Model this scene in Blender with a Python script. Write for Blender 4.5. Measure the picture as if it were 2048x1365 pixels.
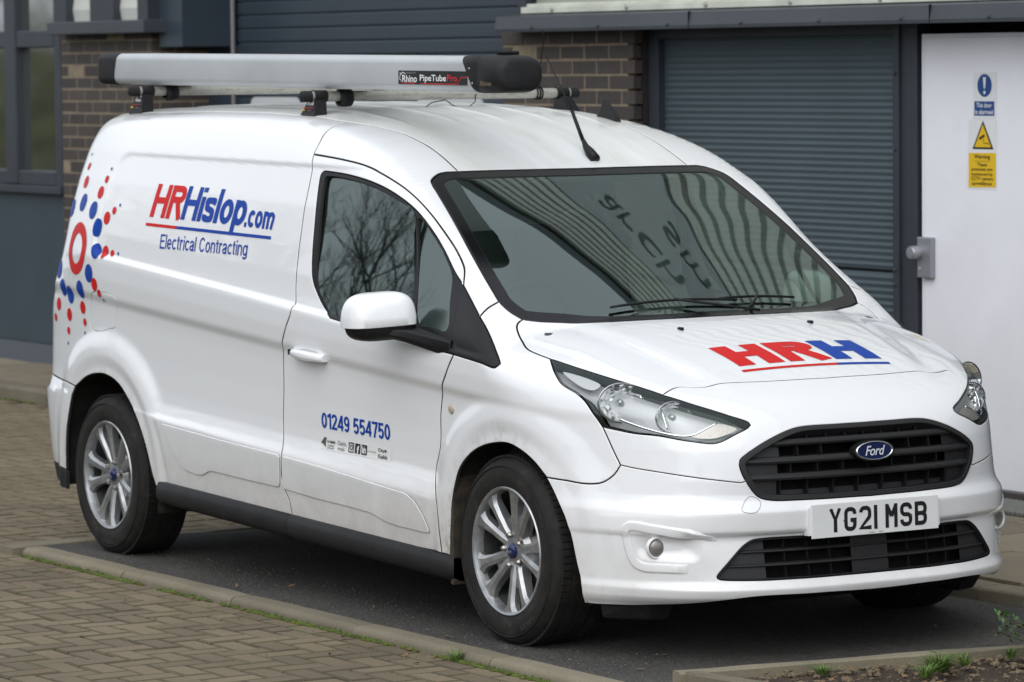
import bpy, bmesh, math, random
import numpy as np
from mathutils import Vector, Matrix
from mathutils.geometry import delaunay_2d_cdt
for o in list(bpy.data.objects): bpy.data.objects.remove(o)
scene = bpy.context.scene
COL = scene.collection
R = math.radians
# ------------------------------------------------------------------ camera
cam_d = bpy.data.cameras.new('camera'); cam = bpy.data.objects.new('camera', cam_d); COL.objects.link(cam)
CAM = Vector((11.2008, -7.7874, 1.9640))
_yaw, _pitch, _roll = 2.587166, -.070855, -.009570
_f = Vector((math.cos(_pitch) * math.cos(_yaw), math.cos(_pitch) * math.sin(_yaw), math.sin(_pitch)))
_r = _f.cross(Vector((0, 0, 1))).normalized(); _u = _r.cross(_f)
_r2 = _r * math.cos(_roll) + _u * math.sin(_roll); _u2 = -_r * math.sin(_roll) + _u * math.cos(_roll)
_m = Matrix((_r2, _u2, -_f)).transposed().to_4x4(); _m.translation = CAM
cam.matrix_world = _m
cam_d.sensor_width = 36; cam_d.sensor_fit = 'HORIZONTAL'; cam_d.lens = 137.79
cam_d.clip_start = .1; cam_d.clip_end = 500
cam_d.dof.use_dof = True; cam_d.dof.focus_distance = 12.9; cam_d.dof.aperture_fstop = 6.3
scene.camera = cam
# ------------------------------------------------------------------ sky, sun, exposure
SUN_EL, SUN_AZ = 46.0, -50.0     # soft light from high over the near side of the van
world = bpy.data.worlds.new('World'); scene.world = world; world.use_nodes = True
wn = world.node_tree; wn.nodes.clear()
sky = wn.nodes.new('ShaderNodeTexSky'); sky.sky_type = 'NISHITA'; sky.sun_disc = False
sky.sun_elevation = R(SUN_EL); sky.sun_rotation = R(90 - SUN_AZ); sky.air_density = 1.0; sky.dust_density = 6.0; sky.ozone_density = 1.0
hs = wn.nodes.new('ShaderNodeHueSaturation'); hs.inputs['Saturation'].default_value = .18
cloud = wn.nodes.new('ShaderNodeTexNoise'); cloud.inputs['Scale'].default_value = 1.6; cloud.inputs['Detail'].default_value = 5
cmix = wn.nodes.new('ShaderNodeMixRGB'); cmix.inputs[0].default_value = .72; cmix.inputs[2].default_value = (8.3, 8.9, 9.7, 1)
cr = wn.nodes.new('ShaderNodeMapRange'); cr.inputs[1].default_value = .3; cr.inputs[2].default_value = .7; cr.inputs[3].default_value = .86; cr.inputs[4].default_value = 1.12
cmul = wn.nodes.new('ShaderNodeVectorMath'); cmul.operation = 'SCALE'
bg = wn.nodes.new('ShaderNodeBackground'); bg.inputs['Strength'].default_value = .10
wo = wn.nodes.new('ShaderNodeOutputWorld')
wn.links.new(sky.outputs[0], hs.inputs['Color']); wn.links.new(hs.outputs[0], cmix.inputs[1])
wn.links.new(cloud.outputs[0], cr.inputs[0]); wn.links.new(cmix.outputs[0], cmul.inputs[0]); wn.links.new(cr.outputs[0], cmul.inputs['Scale'])
wn.links.new(cmul.outputs[0], bg.inputs['Color']); wn.links.new(bg.outputs[0], wo.inputs['Surface'])
sun_d = bpy.data.lights.new('sun', 'SUN'); sun_d.energy = 1.05; sun_d.angle = R(80); sun_d.color = (1.0, .985, .96)
sun = bpy.data.objects.new('sun', sun_d); COL.objects.link(sun)
_s = Vector((math.cos(R(SUN_EL)) * math.cos(R(SUN_AZ)), math.cos(R(SUN_EL)) * math.sin(R(SUN_AZ)), math.sin(R(SUN_EL))))
sun.rotation_euler = (-_s).to_track_quat('-Z', 'Y').to_euler(); sun.location = (0, 0, 20)
scene.view_settings.view_transform = 'Standard'; scene.view_settings.look = 'None'; scene.view_settings.gamma = 1
scene.view_settings.exposure = 0.41; scene.view_settings.use_curve_mapping = False
scene.render.engine = 'CYCLES'
# ------------------------------------------------------------------ helpers
random.seed(7); rng = np.random.default_rng(7)
def tag(o, label=None, cat=None, group=None, kind=None):
    for k, v in (('label', label), ('category', cat), ('group', group), ('kind', kind)):
        if v: o[k] = v
    return o
def empty(name, loc=(0, 0, 0), parent=None):
    o = bpy.data.objects.new(name, None); COL.objects.link(o); o.location = loc; o.empty_display_size = .1
    if parent: o.parent = parent
    return o
def link(name, me, parent=None, mats=(), smooth=False):
    o = bpy.data.objects.new(name, me); COL.objects.link(o)
    for m in mats: me.materials.append(m)
    if smooth: me.polygons.foreach_set('use_smooth', np.ones(len(me.polygons), bool))
    if parent: o.parent = parent
    return o
def pyobj(name, verts, faces, mat, parent=None, smooth=False, mi=None):
    me = bpy.data.meshes.new(name); me.from_pydata([tuple(map(float, v)) for v in verts], [], faces); me.update()
    o = link(name, me, parent, mat if isinstance(mat, (list, tuple)) else [mat], smooth)
    if mi is not None: me.polygons.foreach_set('material_index', np.array(mi, np.int32))
    return o
class MB:
    """collects primitive shapes into one mesh"""
    def __init__(s): s.v = []; s.f = []
    def add(s, v, f):
        n = len(s.v); s.v += [tuple(map(float, q)) for q in v]; s.f += [tuple(i + n for i in g) for g in f]; return s
    def box(s, a, b, M=None, ch=0.0):
        (x0, y0, z0), (x1, y1, z1) = a, b
        if ch <= 0:
            v = [(x, y, z) for z in (z0, z1) for y in (y0, y1) for x in (x0, x1)]
            f = [(0, 2, 3, 1), (4, 5, 7, 6), (0, 1, 5, 4), (1, 3, 7, 5), (3, 2, 6, 7), (2, 0, 4, 6)]
        else:
            bm = bmesh.new(); g = bmesh.ops.create_cube(bm, size=1)
            for q in bm.verts: q.co = Vector(((x0 + x1) / 2 + q.co.x * (x1 - x0), (y0 + y1) / 2 + q.co.y * (y1 - y0), (z0 + z1) / 2 + q.co.z * (z1 - z0)))
            bmesh.ops.bevel(bm, geom=bm.edges[:], offset=ch, segments=2, affect='EDGES', profile=.6)
            bm.verts.index_update(); v = [q.co.copy() for q in bm.verts]; f = [tuple(q.index for q in p.verts) for p in bm.faces]; bm.free()
        if M is not None: v = [M @ Vector(q) for q in v]
        return s.add(v, f)
    def tube(s, pts, r, n=10, cap=True):
        pts = [Vector(p) for p in pts]; rs = r if isinstance(r, (list, tuple)) else [r] * len(pts); V = []; Fc = []
        up = None
        for i, p in enumerate(pts):
            t = (pts[min(i + 1, len(pts) - 1)] - pts[max(i - 1, 0)]).normalized()
            if up is None: up = Vector((0, 0, 1)) if abs(t.z) < .9 else Vector((1, 0, 0))
            a = t.cross(up).normalized(); b = a.cross(t); up = b
            for k in range(n):
                an = 2 * math.pi * k / n; V.append(p + (a * math.cos(an) + b * math.sin(an)) * rs[i])
        for i in range(len(pts) - 1):
            for k in range(n): Fc.append((i * n + k, i * n + (k + 1) % n, (i + 1) * n + (k + 1) % n, (i + 1) * n + k))
        if cap: Fc.append(tuple(range(n - 1, -1, -1))); Fc.append(tuple((len(pts) - 1) * n + k for k in range(n)))
        return s.add(V, Fc)
    def lathe(s, prof, n=32, M=None, close=False):
        """profile (radius, height) turned about z"""
        V = []; Fc = []; m = len(prof)
        for k in range(n):
            an = 2 * math.pi * k / n
            for r, h in prof: V.append(Vector((r * math.cos(an), r * math.sin(an), h)))
        for k in range(n):
            for i in range(m - (0 if close else 1)):
                j = (i + 1) % m; Fc.append((k * m + i, ((k + 1) % n) * m + i, ((k + 1) % n) * m + j, k * m + j))
        if M is not None: V = [M @ q for q in V]
        return s.add(V, Fc)
    def prism(s, poly, h0, h1, M=None):
        n = len(poly); V = [Vector((x, y, h0)) for x, y in poly] + [Vector((x, y, h1)) for x, y in poly]
        Fc = [tuple(range(n - 1, -1, -1)), tuple(range(n, 2 * n))] + [(i, (i + 1) % n, n + (i + 1) % n, n + i) for i in range(n)]
        if M is not None: V = [M @ q for q in V]
        return s.add(V, Fc)
    def build(s, name, mat, parent=None, smooth=False, sharp=None, bevel=None):
        o = pyobj(name, s.v, s.f, mat, parent, smooth or sharp is not None)
        bm = bmesh.new(); bm.from_mesh(o.data); bmesh.ops.remove_doubles(bm, verts=bm.verts, dist=1e-5); bmesh.ops.recalc_face_normals(bm, faces=bm.faces)
        if sharp is not None:
            for e in bm.edges:
                if len(e.link_faces) == 2 and e.calc_face_angle(0) > R(sharp): e.smooth = False
        bm.to_mesh(o.data); bm.free()
        if bevel:
            b = o.modifiers.new('bevel', 'BEVEL'); b.width = bevel; b.segments = 2; b.limit_method = 'ANGLE'
        return o
# ------------------------------------------------------------------ materials
def nodes(name):
    m = bpy.data.materials.new(name); m.use_nodes = True; t = m.node_tree; b = t.nodes['Principled BSDF']
    return m, t, b
def N(t, kind, **kw):
    n = t.nodes.new(kind)
    for k, v in kw.items():
        if k.startswith('i_'): n.inputs[int(k[2:]) if k[2:].isdigit() else k[2:]].default_value = v
        else: setattr(n, k, v)
    return n
def ramp(t, fac, stops):
    r = t.nodes.new('ShaderNodeValToRGB'); e = r.color_ramp.elements
    while len(e) < len(stops): e.new(.5)
    for q, (p, c) in zip(e, stops): q.position = p; q.color = (*c, 1) if len(c) == 3 else c
    t.links.new(fac, r.inputs[0]); return r.outputs[0]
def mixc(t, fac, a, b, mode='MIX'):
    m = t.nodes.new('ShaderNodeMixRGB'); m.blend_type = mode
    for i, v in ((0, fac), (1, a), (2, b)):
        if hasattr(v, 'links'): t.links.new(v, m.inputs[i])
        else: m.inputs[i].default_value = v if i == 0 else (*v, 1)
    return m.outputs[0]
def coord(t, scale=(1, 1, 1), kind='Object'):
    c = t.nodes.new('ShaderNodeTexCoord'); m = t.nodes.new('ShaderNodeMapping'); m.inputs['Scale'].default_value = scale
    t.links.new(c.outputs[kind], m.inputs[0]); return m.outputs[0]
def noise(t, vec, scale, detail=4, rough=.55):
    n = t.nodes.new('ShaderNodeTexNoise'); n.inputs['Scale'].default_value = scale; n.inputs['Detail'].default_value = detail; n.inputs['Roughness'].default_value = rough
    t.links.new(vec, n.inputs['Vector']); return n.outputs[0]
def bump(t, b, h, strength, dist=.01, prev=None):
    n = t.nodes.new('ShaderNodeBump'); n.inputs['Strength'].default_value = strength; n.inputs['Distance'].default_value = dist
    t.links.new(h, n.inputs['Height']); t.links.new(n.outputs[0], b.inputs['Normal'])
    return n
def flat(name, col, rough=.5, metal=0.0, coat=0.0, var=.0, vscale=6., bmp=0., bscale=200., spec=.5):
    m, t, b = nodes(name); b.inputs['Base Color'].default_value = (*col, 1); b.inputs['Roughness'].default_value = rough
    b.inputs['Metallic'].default_value = metal; b.inputs['Coat Weight'].default_value = coat; b.inputs['Coat Roughness'].default_value = .04; b.inputs['Specular IOR Level'].default_value = spec
    v = coord(t)
    if var:
        n = noise(t, v, vscale, 6)
        c = ramp(t, n, [(.3, tuple(q * (1 - var) for q in col)), (.7, tuple(min(1, q * (1 + var)) for q in col))])
        t.links.new(c, b.inputs['Base Color'])
    if bmp: bump(t, b, noise(t, v, bscale, 3), bmp, .002)
    return m
def paint(name, dirt=.9, base=(.80, .81, .825)):
    m, t, b = nodes(name); v = coord(t)
    sx = t.nodes.new('ShaderNodeSeparateXYZ'); t.links.new(v, sx.inputs[0])
    mr = N(t, 'ShaderNodeMapRange'); mr.inputs[1].default_value = .20; mr.inputs[2].default_value = .62; mr.inputs[3].default_value = 1; mr.inputs[4].default_value = 0
    t.links.new(sx.outputs[2], mr.inputs[0])
    n1 = noise(t, v, 9, 8, .7); n2 = noise(t, coord(t, (1, 1, .5)), 160, 3, .6)
    k = N(t, 'ShaderNodeMath', operation='MULTIPLY'); t.links.new(mr.outputs[0], k.inputs[0]); t.links.new(n1, k.inputs[1])
    k2 = N(t, 'ShaderNodeMath', operation='MULTIPLY'); t.links.new(k.outputs[0], k2.inputs[0]); k2.inputs[1].default_value = dirt
    sp = ramp(t, n2, [(.66, (0, 0, 0)), (.74, (1, 1, 1))])
    k3 = N(t, 'ShaderNodeMath', operation='MULTIPLY'); t.links.new(sp, k3.inputs[0]); t.links.new(k.outputs[0], k3.inputs[1])
    ad = N(t, 'ShaderNodeMath', operation='ADD', use_clamp=True); t.links.new(k2.outputs[0], ad.inputs[0]); t.links.new(k3.outputs[0], ad.inputs[1])
    ds = []
    for cx, cz in ((.02, .318), (-3.062, .325)):
        sub = N(t, 'ShaderNodeVectorMath', operation='SUBTRACT'); t.links.new(v, sub.inputs[0]); sub.inputs[1].default_value = (cx, 0, cz); mu = N(t, 'ShaderNodeVectorMath', operation='MULTIPLY'); t.links.new(sub.outputs[0], mu.inputs[0]); mu.inputs[1].default_value = (1, 0, 1)
        ln = N(t, 'ShaderNodeVectorMath', operation='LENGTH'); t.links.new(mu.outputs[0], ln.inputs[0]); ds.append(ln.outputs['Value'])
    mn = N(t, 'ShaderNodeMath', operation='MINIMUM'); t.links.new(ds[0], mn.inputs[0]); t.links.new(ds[1], mn.inputs[1])
    ar = N(t, 'ShaderNodeMapRange'); ar.inputs[1].default_value = .36; ar.inputs[2].default_value = .45; ar.inputs[3].default_value = 1; ar.inputs[4].default_value = 0; t.links.new(mn.outputs[0], ar.inputs[0])
    n3 = noise(t, coord(t, (1.4, 1, 1)), 16, 8, .8); an = ramp(t, n3, [(.46, (0, 0, 0)), (.68, (.75, .75, .75))]); k4 = N(t, 'ShaderNodeMath', operation='MULTIPLY'); t.links.new(ar.outputs[0], k4.inputs[0]); t.links.new(an, k4.inputs[1])
    bx = N(t, 'ShaderNodeMapRange'); bx.inputs[1].default_value = .28; bx.inputs[2].default_value = .0; bx.inputs[3].default_value = .12; bx.inputs[4].default_value = 1; t.links.new(sx.outputs[0], bx.inputs[0])
    k5 = N(t, 'ShaderNodeMath', operation='MULTIPLY'); t.links.new(k4.outputs[0], k5.inputs[0]); t.links.new(bx.outputs[0], k5.inputs[1]); k4 = k5
    k6 = N(t, 'ShaderNodeMath', operation='MULTIPLY'); t.links.new(ad.outputs[0], k6.inputs[0]); bm_ = N(t, 'ShaderNodeMapRange'); bm_.inputs[1].default_value = .45; bm_.inputs[2].default_value = .1; bm_.inputs[3].default_value = .45; bm_.inputs[4].default_value = 1; t.links.new(sx.outputs[0], bm_.inputs[0]); t.links.new(bm_.outputs[0], k6.inputs[1]); ad = k6
    ad2 = N(t, 'ShaderNodeMath', operation='ADD', use_clamp=True); t.links.new(ad.outputs[0], ad2.inputs[0]); t.links.new(k4.outputs[0], ad2.inputs[1]); ad = ad2
    c = mixc(t, ad.outputs[0], base, (.25, .185, .12)); t.links.new(c, b.inputs['Base Color'])
    rr = N(t, 'ShaderNodeMapRange'); rr.inputs[3].default_value = .32; rr.inputs[4].default_value = .7; t.links.new(ad.outputs[0], rr.inputs[0]); t.links.new(rr.outputs[0], b.inputs['Roughness'])
    b.inputs['Coat Weight'].default_value = 1.0; b.inputs['Coat Roughness'].default_value = .02; b.inputs['Coat IOR'].default_value = 1.6
    return m
M_paint = paint('white_paint'); M_gap = flat('gap_black', (.006, .006, .007), .9)
def roof_paint():
    m, t, b = nodes('roof_paint'); v = coord(t, (.6, 3, 1)); n = noise(t, v, 3, 7, .65)
    c = ramp(t, n, [(.35, (.80, .81, .82)), (.62, (.70, .71, .68)), (.8, (.55, .55, .47))]); t.links.new(c, b.inputs['Base Color'])
    b.inputs['Roughness'].default_value = .38; b.inputs['Coat Weight'].default_value = .6; b.inputs['Coat Roughness'].default_value = .12
    return m
M_paint_roof = roof_paint()
M_trim = flat('black_trim', (.009, .009, .010), .45, bmp=.15, bscale=500, spec=.28)
M_plastic = flat('grey_black_plastic', (.014, .014, .015), .58, var=.3, vscale=12, bmp=.25, bscale=350, spec=.28); M_script = flat('silver_script', (.62, .63, .64), .35); M_barrel = flat('shaded_barrel', (.055, .055, .055), .5, .5, var=.4, vscale=12)  # barrel darkened, the shade behind the spokes is in its colour
M_black = flat('matt_black', (.006, .006, .007), .85, spec=.15)
M_rubber = flat('seal_rubber', (.012, .012, .012), .6)
M_chrome = flat('chrome', (.86, .87, .88), .07, 1.0)
M_alloy = flat('alloy', (.40, .41, .42), .38, .8, .3, var=.25, vscale=22)
M_steel = flat('bolt_steel', (.42, .40, .37), .35, 1.0)
M_interior = flat('cab_lining', (.05, .052, .055), .8, var=.2)
M_headlining = flat('head_lining', (.42, .42, .40), .9)
M_seat = flat('seat_cloth', (.028, .03, .033), .9, bmp=.3, bscale=250)
M_navy = flat('badge_navy', (.008, .016, .085), .2, .2, .8)
M_red = flat('red_vinyl', (.56, .008, .008), .45, spec=.22); M_blue = flat('blue_vinyl', (.002, .045, .31), .45, spec=.22); M_grille = flat('grille_plastic', (.020, .020, .021), .5, spec=.35, bmp=.15, bscale=400)
M_ink = flat('black_vinyl', (.012, .012, .014), .4); M_greyink = flat('grey_vinyl', (.28, .28, .29), .45)
M_alu = flat('anodised_aluminium', (.53, .545, .56), .5, .45, var=.06, vscale=4, bmp=.05, bscale=80)
M_white_ink = flat('white_ink', (.8, .8, .8), .4); M_red_ink = flat('red_ink', (.6, .02, .02), .4); M_yellow_ink = flat('yellow_ink', (.75, .55, .02), .4)
def tyre_mat():
    m, t, b = nodes('tyre_rubber'); v = coord(t); n = noise(t, v, 14, 7, .7)
    c = ramp(t, n, [(.36, (.008, .008, .008)), (.58, (.018, .0165, .015)), (.76, (.055, .047, .037))]); t.links.new(c, b.inputs['Base Color']); b.inputs['Roughness'].default_value = .78; b.inputs['Specular IOR Level'].default_value = .3
    bump(t, b, noise(t, v, 180, 3), .25, .002); return m
M_tyre = tyre_mat()
def galv():
    m, t, b = nodes('galvanised_steel'); v = coord(t, (1, .35, 1)); n = noise(t, v, 60, 5, .7)
    c = ramp(t, n, [(.35, (.33, .32, .28)), (.55, (.47, .46, .42)), (.75, (.30, .28, .22))]); t.links.new(c, b.inputs['Base Color']); b.inputs['Metallic'].default_value = .6; b.inputs['Roughness'].default_value = .5; return m
M_galv = galv()
def thin_glass(name, tint, gloss=.02, boost=1.0):
    m = bpy.data.materials.new(name); m.use_nodes = True; t = m.node_tree; t.nodes.clear()
    o = t.nodes.new('ShaderNodeOutputMaterial'); mx = t.nodes.new('ShaderNodeMixShader'); tr = N(t, 'ShaderNodeBsdfTransparent'); tr.inputs[0].default_value = (*tint, 1)
    gl = N(t, 'ShaderNodeBsdfGlossy'); gl.inputs['Roughness'].default_value = gloss; gl.inputs[0].default_value = (.84, .98, .94, 1)
    lw = N(t, 'ShaderNodeLayerWeight'); pw = N(t, 'ShaderNodeMath', operation='POWER'); pw.inputs[1].default_value = 5; t.links.new(lw.outputs['Facing'], pw.inputs[0])
    ml = N(t, 'ShaderNodeMath', operation='MULTIPLY_ADD'); ml.inputs[1].default_value = .92; ml.inputs[2].default_value = .185 * boost; ml.use_clamp = True; t.links.new(pw.outputs[0], ml.inputs[0])
    t.links.new(ml.outputs[0], mx.inputs[0]); t.links.new(tr.outputs[0], mx.inputs[1]); t.links.new(gl.outputs[0], mx.inputs[2]); t.links.new(mx.outputs[0], o.inputs[0]); return m
M_glass = thin_glass('tinted_glass', (.50, .62, .56)); M_clear = thin_glass('lamp_lens', (.95, .96, .96), .01, .28)
M_frit = flat('glass_border', (.006, .006, .007), .18, spec=.35)
M_cup = flat('cup_shade_paint', (.74, .75, .765), .35, coat=.8); M_paint_clean = flat('mirror_paint', (.80, .81, .82), .33, coat=.9, var=.05, vscale=9)
M_arch = flat('arch_liner', (.010, .009, .008), .95, var=.5, vscale=20, bmp=.5, bscale=60); M_sticker = flat('sticker_film', (.70, .71, .70), .4); M_tear = flat('torn_sticker', (.09, .08, .07), .6, var=.6, vscale=60)
def window_glass():
    m, t, b = nodes('window_glass'); b.inputs['Base Color'].default_value = (.045, .055, .045, 1); b.inputs['Roughness'].default_value = .06; b.inputs['IOR'].default_value = 2.8; b.inputs['Coat Weight'].default_value = 1.0; b.inputs['Specular IOR Level'].default_value = .9
    return m
M_winglass = window_glass()
M_sidewall = flat('sidewall_print', (.045, .042, .038), .7, spec=.3)
# ---- body surface of the van as an implicit function, y mirrored (half widths) ----
def sstep(a, b, x):
    t = np.clip((x - a) / (b - a), 0, 1); return t * t * (3 - 2 * t)
def smax(a, b, k):
    h = np.clip(k - np.abs(a - b), 0, None) / k
    return np.maximum(a, b) + h * h * h * k / 6
def smin(a, b, k): return -smax(-a, -b, k)
def table(pts, sigma, step=.001):
    p = np.array(pts, float); xs = np.arange(p[0, 0] - .3, p[-1, 0] + .3, step)
    ys = np.interp(xs, p[:, 0], p[:, 1])
    sl0 = (p[1, 1] - p[0, 1]) / (p[1, 0] - p[0, 0]); sl1 = (p[-1, 1] - p[-2, 1]) / (p[-1, 0] - p[-2, 0])
    ys = np.where(xs < p[0, 0], p[0, 1] + (xs - p[0, 0]) * sl0, ys); ys = np.where(xs > p[-1, 0], p[-1, 1] + (xs - p[-1, 0]) * sl1, ys)
    n = int(4 * sigma / step); g = np.exp(-.5 * (np.arange(-n, n + 1) * step / sigma) ** 2); g /= g.sum()
    yp = np.concatenate([np.full(n, ys[0]), ys, np.full(n, ys[-1])])
    ys2 = np.convolve(yp, g, 'valid')
    return lambda x: np.interp(x, xs, ys2)
SIDE = table([(.10, .84), (.20, .872), (.292, .886), (.41, .900), (.515, .909), (.525, .909), (.557, .893), (.595, .881), (.64, .879), (.75, .881), (.86, .886), (.906, .8905),
              (.937, .9055), (1.0, .911), (1.06, .911), (1.2, .892), (1.3, .873), (1.45, .836), (1.6, .789), (1.7, .742), (1.76, .70), (1.80, .64)], .007)
KN = np.array([0, .292, .525, .557, .901, .942, 1.077, 1.60, 1.9])
def knots(x):
    return [0 * x, .292 - .030 * (x + 1.5), .523 - .0586 * (x + 1.5), .557 - .041 * (x + 1.5), .901 - .069 * (x + 1.5), .942 - .0698 * (x + 1.5), 1.077 - .0806 * (x + 1.5), 1.60 - .014 * (x + 1.5), 0 * x + 1.9]
def canon(x, z):
    xk = np.clip(x, -3.4, .3); K = knots(xk); out = np.minimum(z, 0.0)
    for i in range(8):
        out = np.where(z >= K[i], KN[i] + (z - K[i]) / (K[i + 1] - K[i]) * (KN[i + 1] - KN[i]), out)
    return out
AXF = (.02, .318); AXR = (-3.062, .325)
def y_side(x, z):
    y = SIDE(canon(x, z))
    # recessed side panel above the crest
    K = knots(np.clip(x, -3.4, .3)); xl = -3.085 - (1.57 - z) * .16
    d = smax(smax(K[6] - z, z - K[7], .06), xl - x, .12)
    y = y - sstep(.004, -.018, d) * (.006 + .012 * sstep(1.45, 1.1, z)) * sstep(.1, -.5, x)
    # moulded lower door panel runs out before the front wheel
    # wheel arch flares
    for (ax, az), rr, f in ((AXF, .0, 1.0), (AXR, .03, 1.0)):
        r = np.hypot((x - ax) * (1.0 if ax > -1 else .98), z - az)
        up = sstep(.35, .75, z); q = r - (.455 + .055 * up + rr)
        fl = .911 - .5 * .62 * (q + np.sqrt(q * q + .0022))
        fl = fl - .011 * sstep(.46 + rr, .395 + rr, r)
        y = smax(y, fl, .02)
        y = y + sstep(.52 + rr, .43 + rr, r) * (smin(y, fl + .002, .012) - y)
    # plan taper at the tail
    y = y - (.12 + .18 * sstep(.95, 1.25, z)) * np.clip(-3.05 - x, 0, None) ** 2
    # plan taper of nose and cabin
    y = y - .20 * np.clip(x, 0, None) ** 2 - .19 * sstep(.98, 1.40, z) * np.clip(x + 1.15, 0, 1.2) ** 1.5
    return y
FRONT = table([(.10, .76), (.185, .835), (.203, .880), (.218, .905), (.247, .914), (.256, .904), (.270, .890), (.40, .868), (.419, .866), (.430, .886), (.44, .888), (.500, .892), (.530, .868), (.55, .866), (.60, .873), (.70, .878), (.78, .872), (.9, .868)], .0042)
KF = table([(.15, .52), (.285, .50), (.38, .45), (.50, .45), (.60, .56), (.70, .62), (1.0, .62)], .03)
def x_front(y, z):
    a = np.abs(y); x = FRONT(z) - KF(z) * a ** 2.9 - 1.5 * np.clip(a - .58, 0, None) ** 2
    d = smax(np.abs(a - .685) - .075, np.abs(z - .383) - .042, .05)      # pocket round the fog lamp
    return x - .020 * sstep(.006, -.03, d)
def x_rear(y, z):
    return RX(z) + (.30 + .10 * sstep(1.05, 1.35, z)) * np.abs(y) ** 3
RX = table([(.2, -3.86), (.35, -3.91), (.62, -3.92), (.68, -3.91), (1.0, -3.87), (1.2, -3.80), (1.3, -3.79), (1.6, -3.73), (1.75, -3.68), (1.85, -3.58)], .03)
BON = table([(-.3, 1.132), (-.2, 1.118), (.03, 1.079), (.15, 1.055), (.3, 1.016), (.45, .971), (.62, .909), (.70, .874), (.78, .830), (.84, .790), (.90, .735)], .03)
ROOF = table([(-4.1, 1.745), (-3.8, 1.775), (-3.4, 1.797), (-2.6, 1.812), (-2.2, 1.810), (-1.8, 1.796), (-1.5, 1.764), (-1.3, 1.726), (-1.15, 1.686), (-1.0, 1.632), (-.88, 1.578), (-.7, 1.49), (-.3, 1.28)], .04)
WS = table([(-1.2, 1.722), (-.89, 1.575), (-.6, 1.432), (-.3, 1.268), (.03, 1.078), (.3, .92)], .05)
def z_bon(x, y):
    a = np.abs(y)
    return BON(x) - .085 * a * a - .6 * np.clip(a - .6, 0, None) ** 2 + .010 * sstep(.60, .50, a + .18 * np.clip(x, -.3, .7)) * sstep(.75, .45, x) - .006 
def z_roof(x, y):
    a = np.abs(y)
    z = ROOF(x) - .055 * a * a - .05 * a ** 4
    rib = np.exp(-((a - .21) / .016) ** 2) + np.exp(-((a - .42) / .016) ** 2) + np.exp(-(a / .016) ** 2)
    return z + .005 * rib * sstep(-1.25, -1.6, x) * sstep(-3.7, -3.5, x)
def z_ws(x, y):
    t = np.clip((x + .89) / .92, 0, 1)
    return WS(x) - (.05 + .17 * t) * y * y
def z_top(x, y):
    return smax(z_bon(x, y), smin(z_ws(x, y), z_roof(x, y), .02), .015)
def SDF(p):
    x, y, z = p[:, 0], np.abs(p[:, 1]), p[:, 2]
    a = y - y_side(x, z)
    b = x - x_front(y, z)
    c = smax(a, b, .30)
    e = z - z_top(x, y)
    kk = np.where(x < -.8, .14, np.where(x > .1, .10, .05))
    kk = .06 + .06 * sstep(-.75, -1.1, x) + .14 * sstep(-.15, .35, x)
    g = smax(c, e * .8, kk)
    r = (x_rear(y, z) - x)
    return smax(g, r, .12)
def gradF(p, h=.0015):
    g = np.empty_like(p)
    for i in range(3):
        d = np.zeros(3); d[i] = h
        g[:, i] = SDF(p + d) - SDF(p - d)
    return g / (np.linalg.norm(g, axis=1)[:, None] + 1e-12)
AX0 = .10
def lift(dom, q):
    """parameter points -> points on the surface (y >= 0 for the side)"""
    q = np.asarray(q, float)
    if dom == 'side': o = np.stack([q[:, 0], np.full(len(q), 1.25), q[:, 1]], 1); d = np.tile([0, -1., 0], (len(q), 1)); T = 1.15
    elif dom == 'wrap':
        f = q[:, 0] / .85; c, s = np.cos(f), np.sin(f); o = np.stack([AX0 + 1.5 * c, 1.5 * s, q[:, 1]], 1); d = np.stack([-c, -s, 0 * c], 1); T = 1.45
    elif dom == 'rear': o = np.stack([np.full(len(q), -4.4), q[:, 0], q[:, 1]], 1); d = np.tile([1., 0, 0], (len(q), 1)); T = 1.2
    else: o = np.stack([q[:, 0], q[:, 1], np.full(len(q), 2.2)], 1); d = np.tile([0, 0, -1.], (len(q), 1)); T = 2.0
    return march(o, d, T)
def march(o, d, T, n=60, t0=0.0):
    lo = np.full(len(o), t0); hi = np.full(len(o), float(T)); fl = SDF(o + d * t0); found = np.zeros(len(o), bool); prev = np.full(len(o), t0)
    for i in range(1, n + 1):
        t = t0 + (T - t0) * i / n; f = SDF(o + d * t); m = (~found) & (f <= 0)
        lo[m] = prev[m]; hi[m] = t; found |= m; prev[:] = t
        if found.all(): break
    for i in range(22):
        mid = .5 * (lo + hi); f = SDF(o + d * mid[:, None]); lo = np.where(f > 0, mid, lo); hi = np.where(f > 0, hi, mid)
    return o + d * (.5 * (lo + hi))[:, None]
def param(dom, p):
    if dom == 'side': return p[:, [0, 2]]
    if dom == 'rear': return p[:, [1, 2]]
    if dom == 'wrap': return np.stack([np.arctan2(p[:, 1], p[:, 0] - AX0) * .85, p[:, 2]], 1)
    return p[:, [0, 1]]
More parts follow.
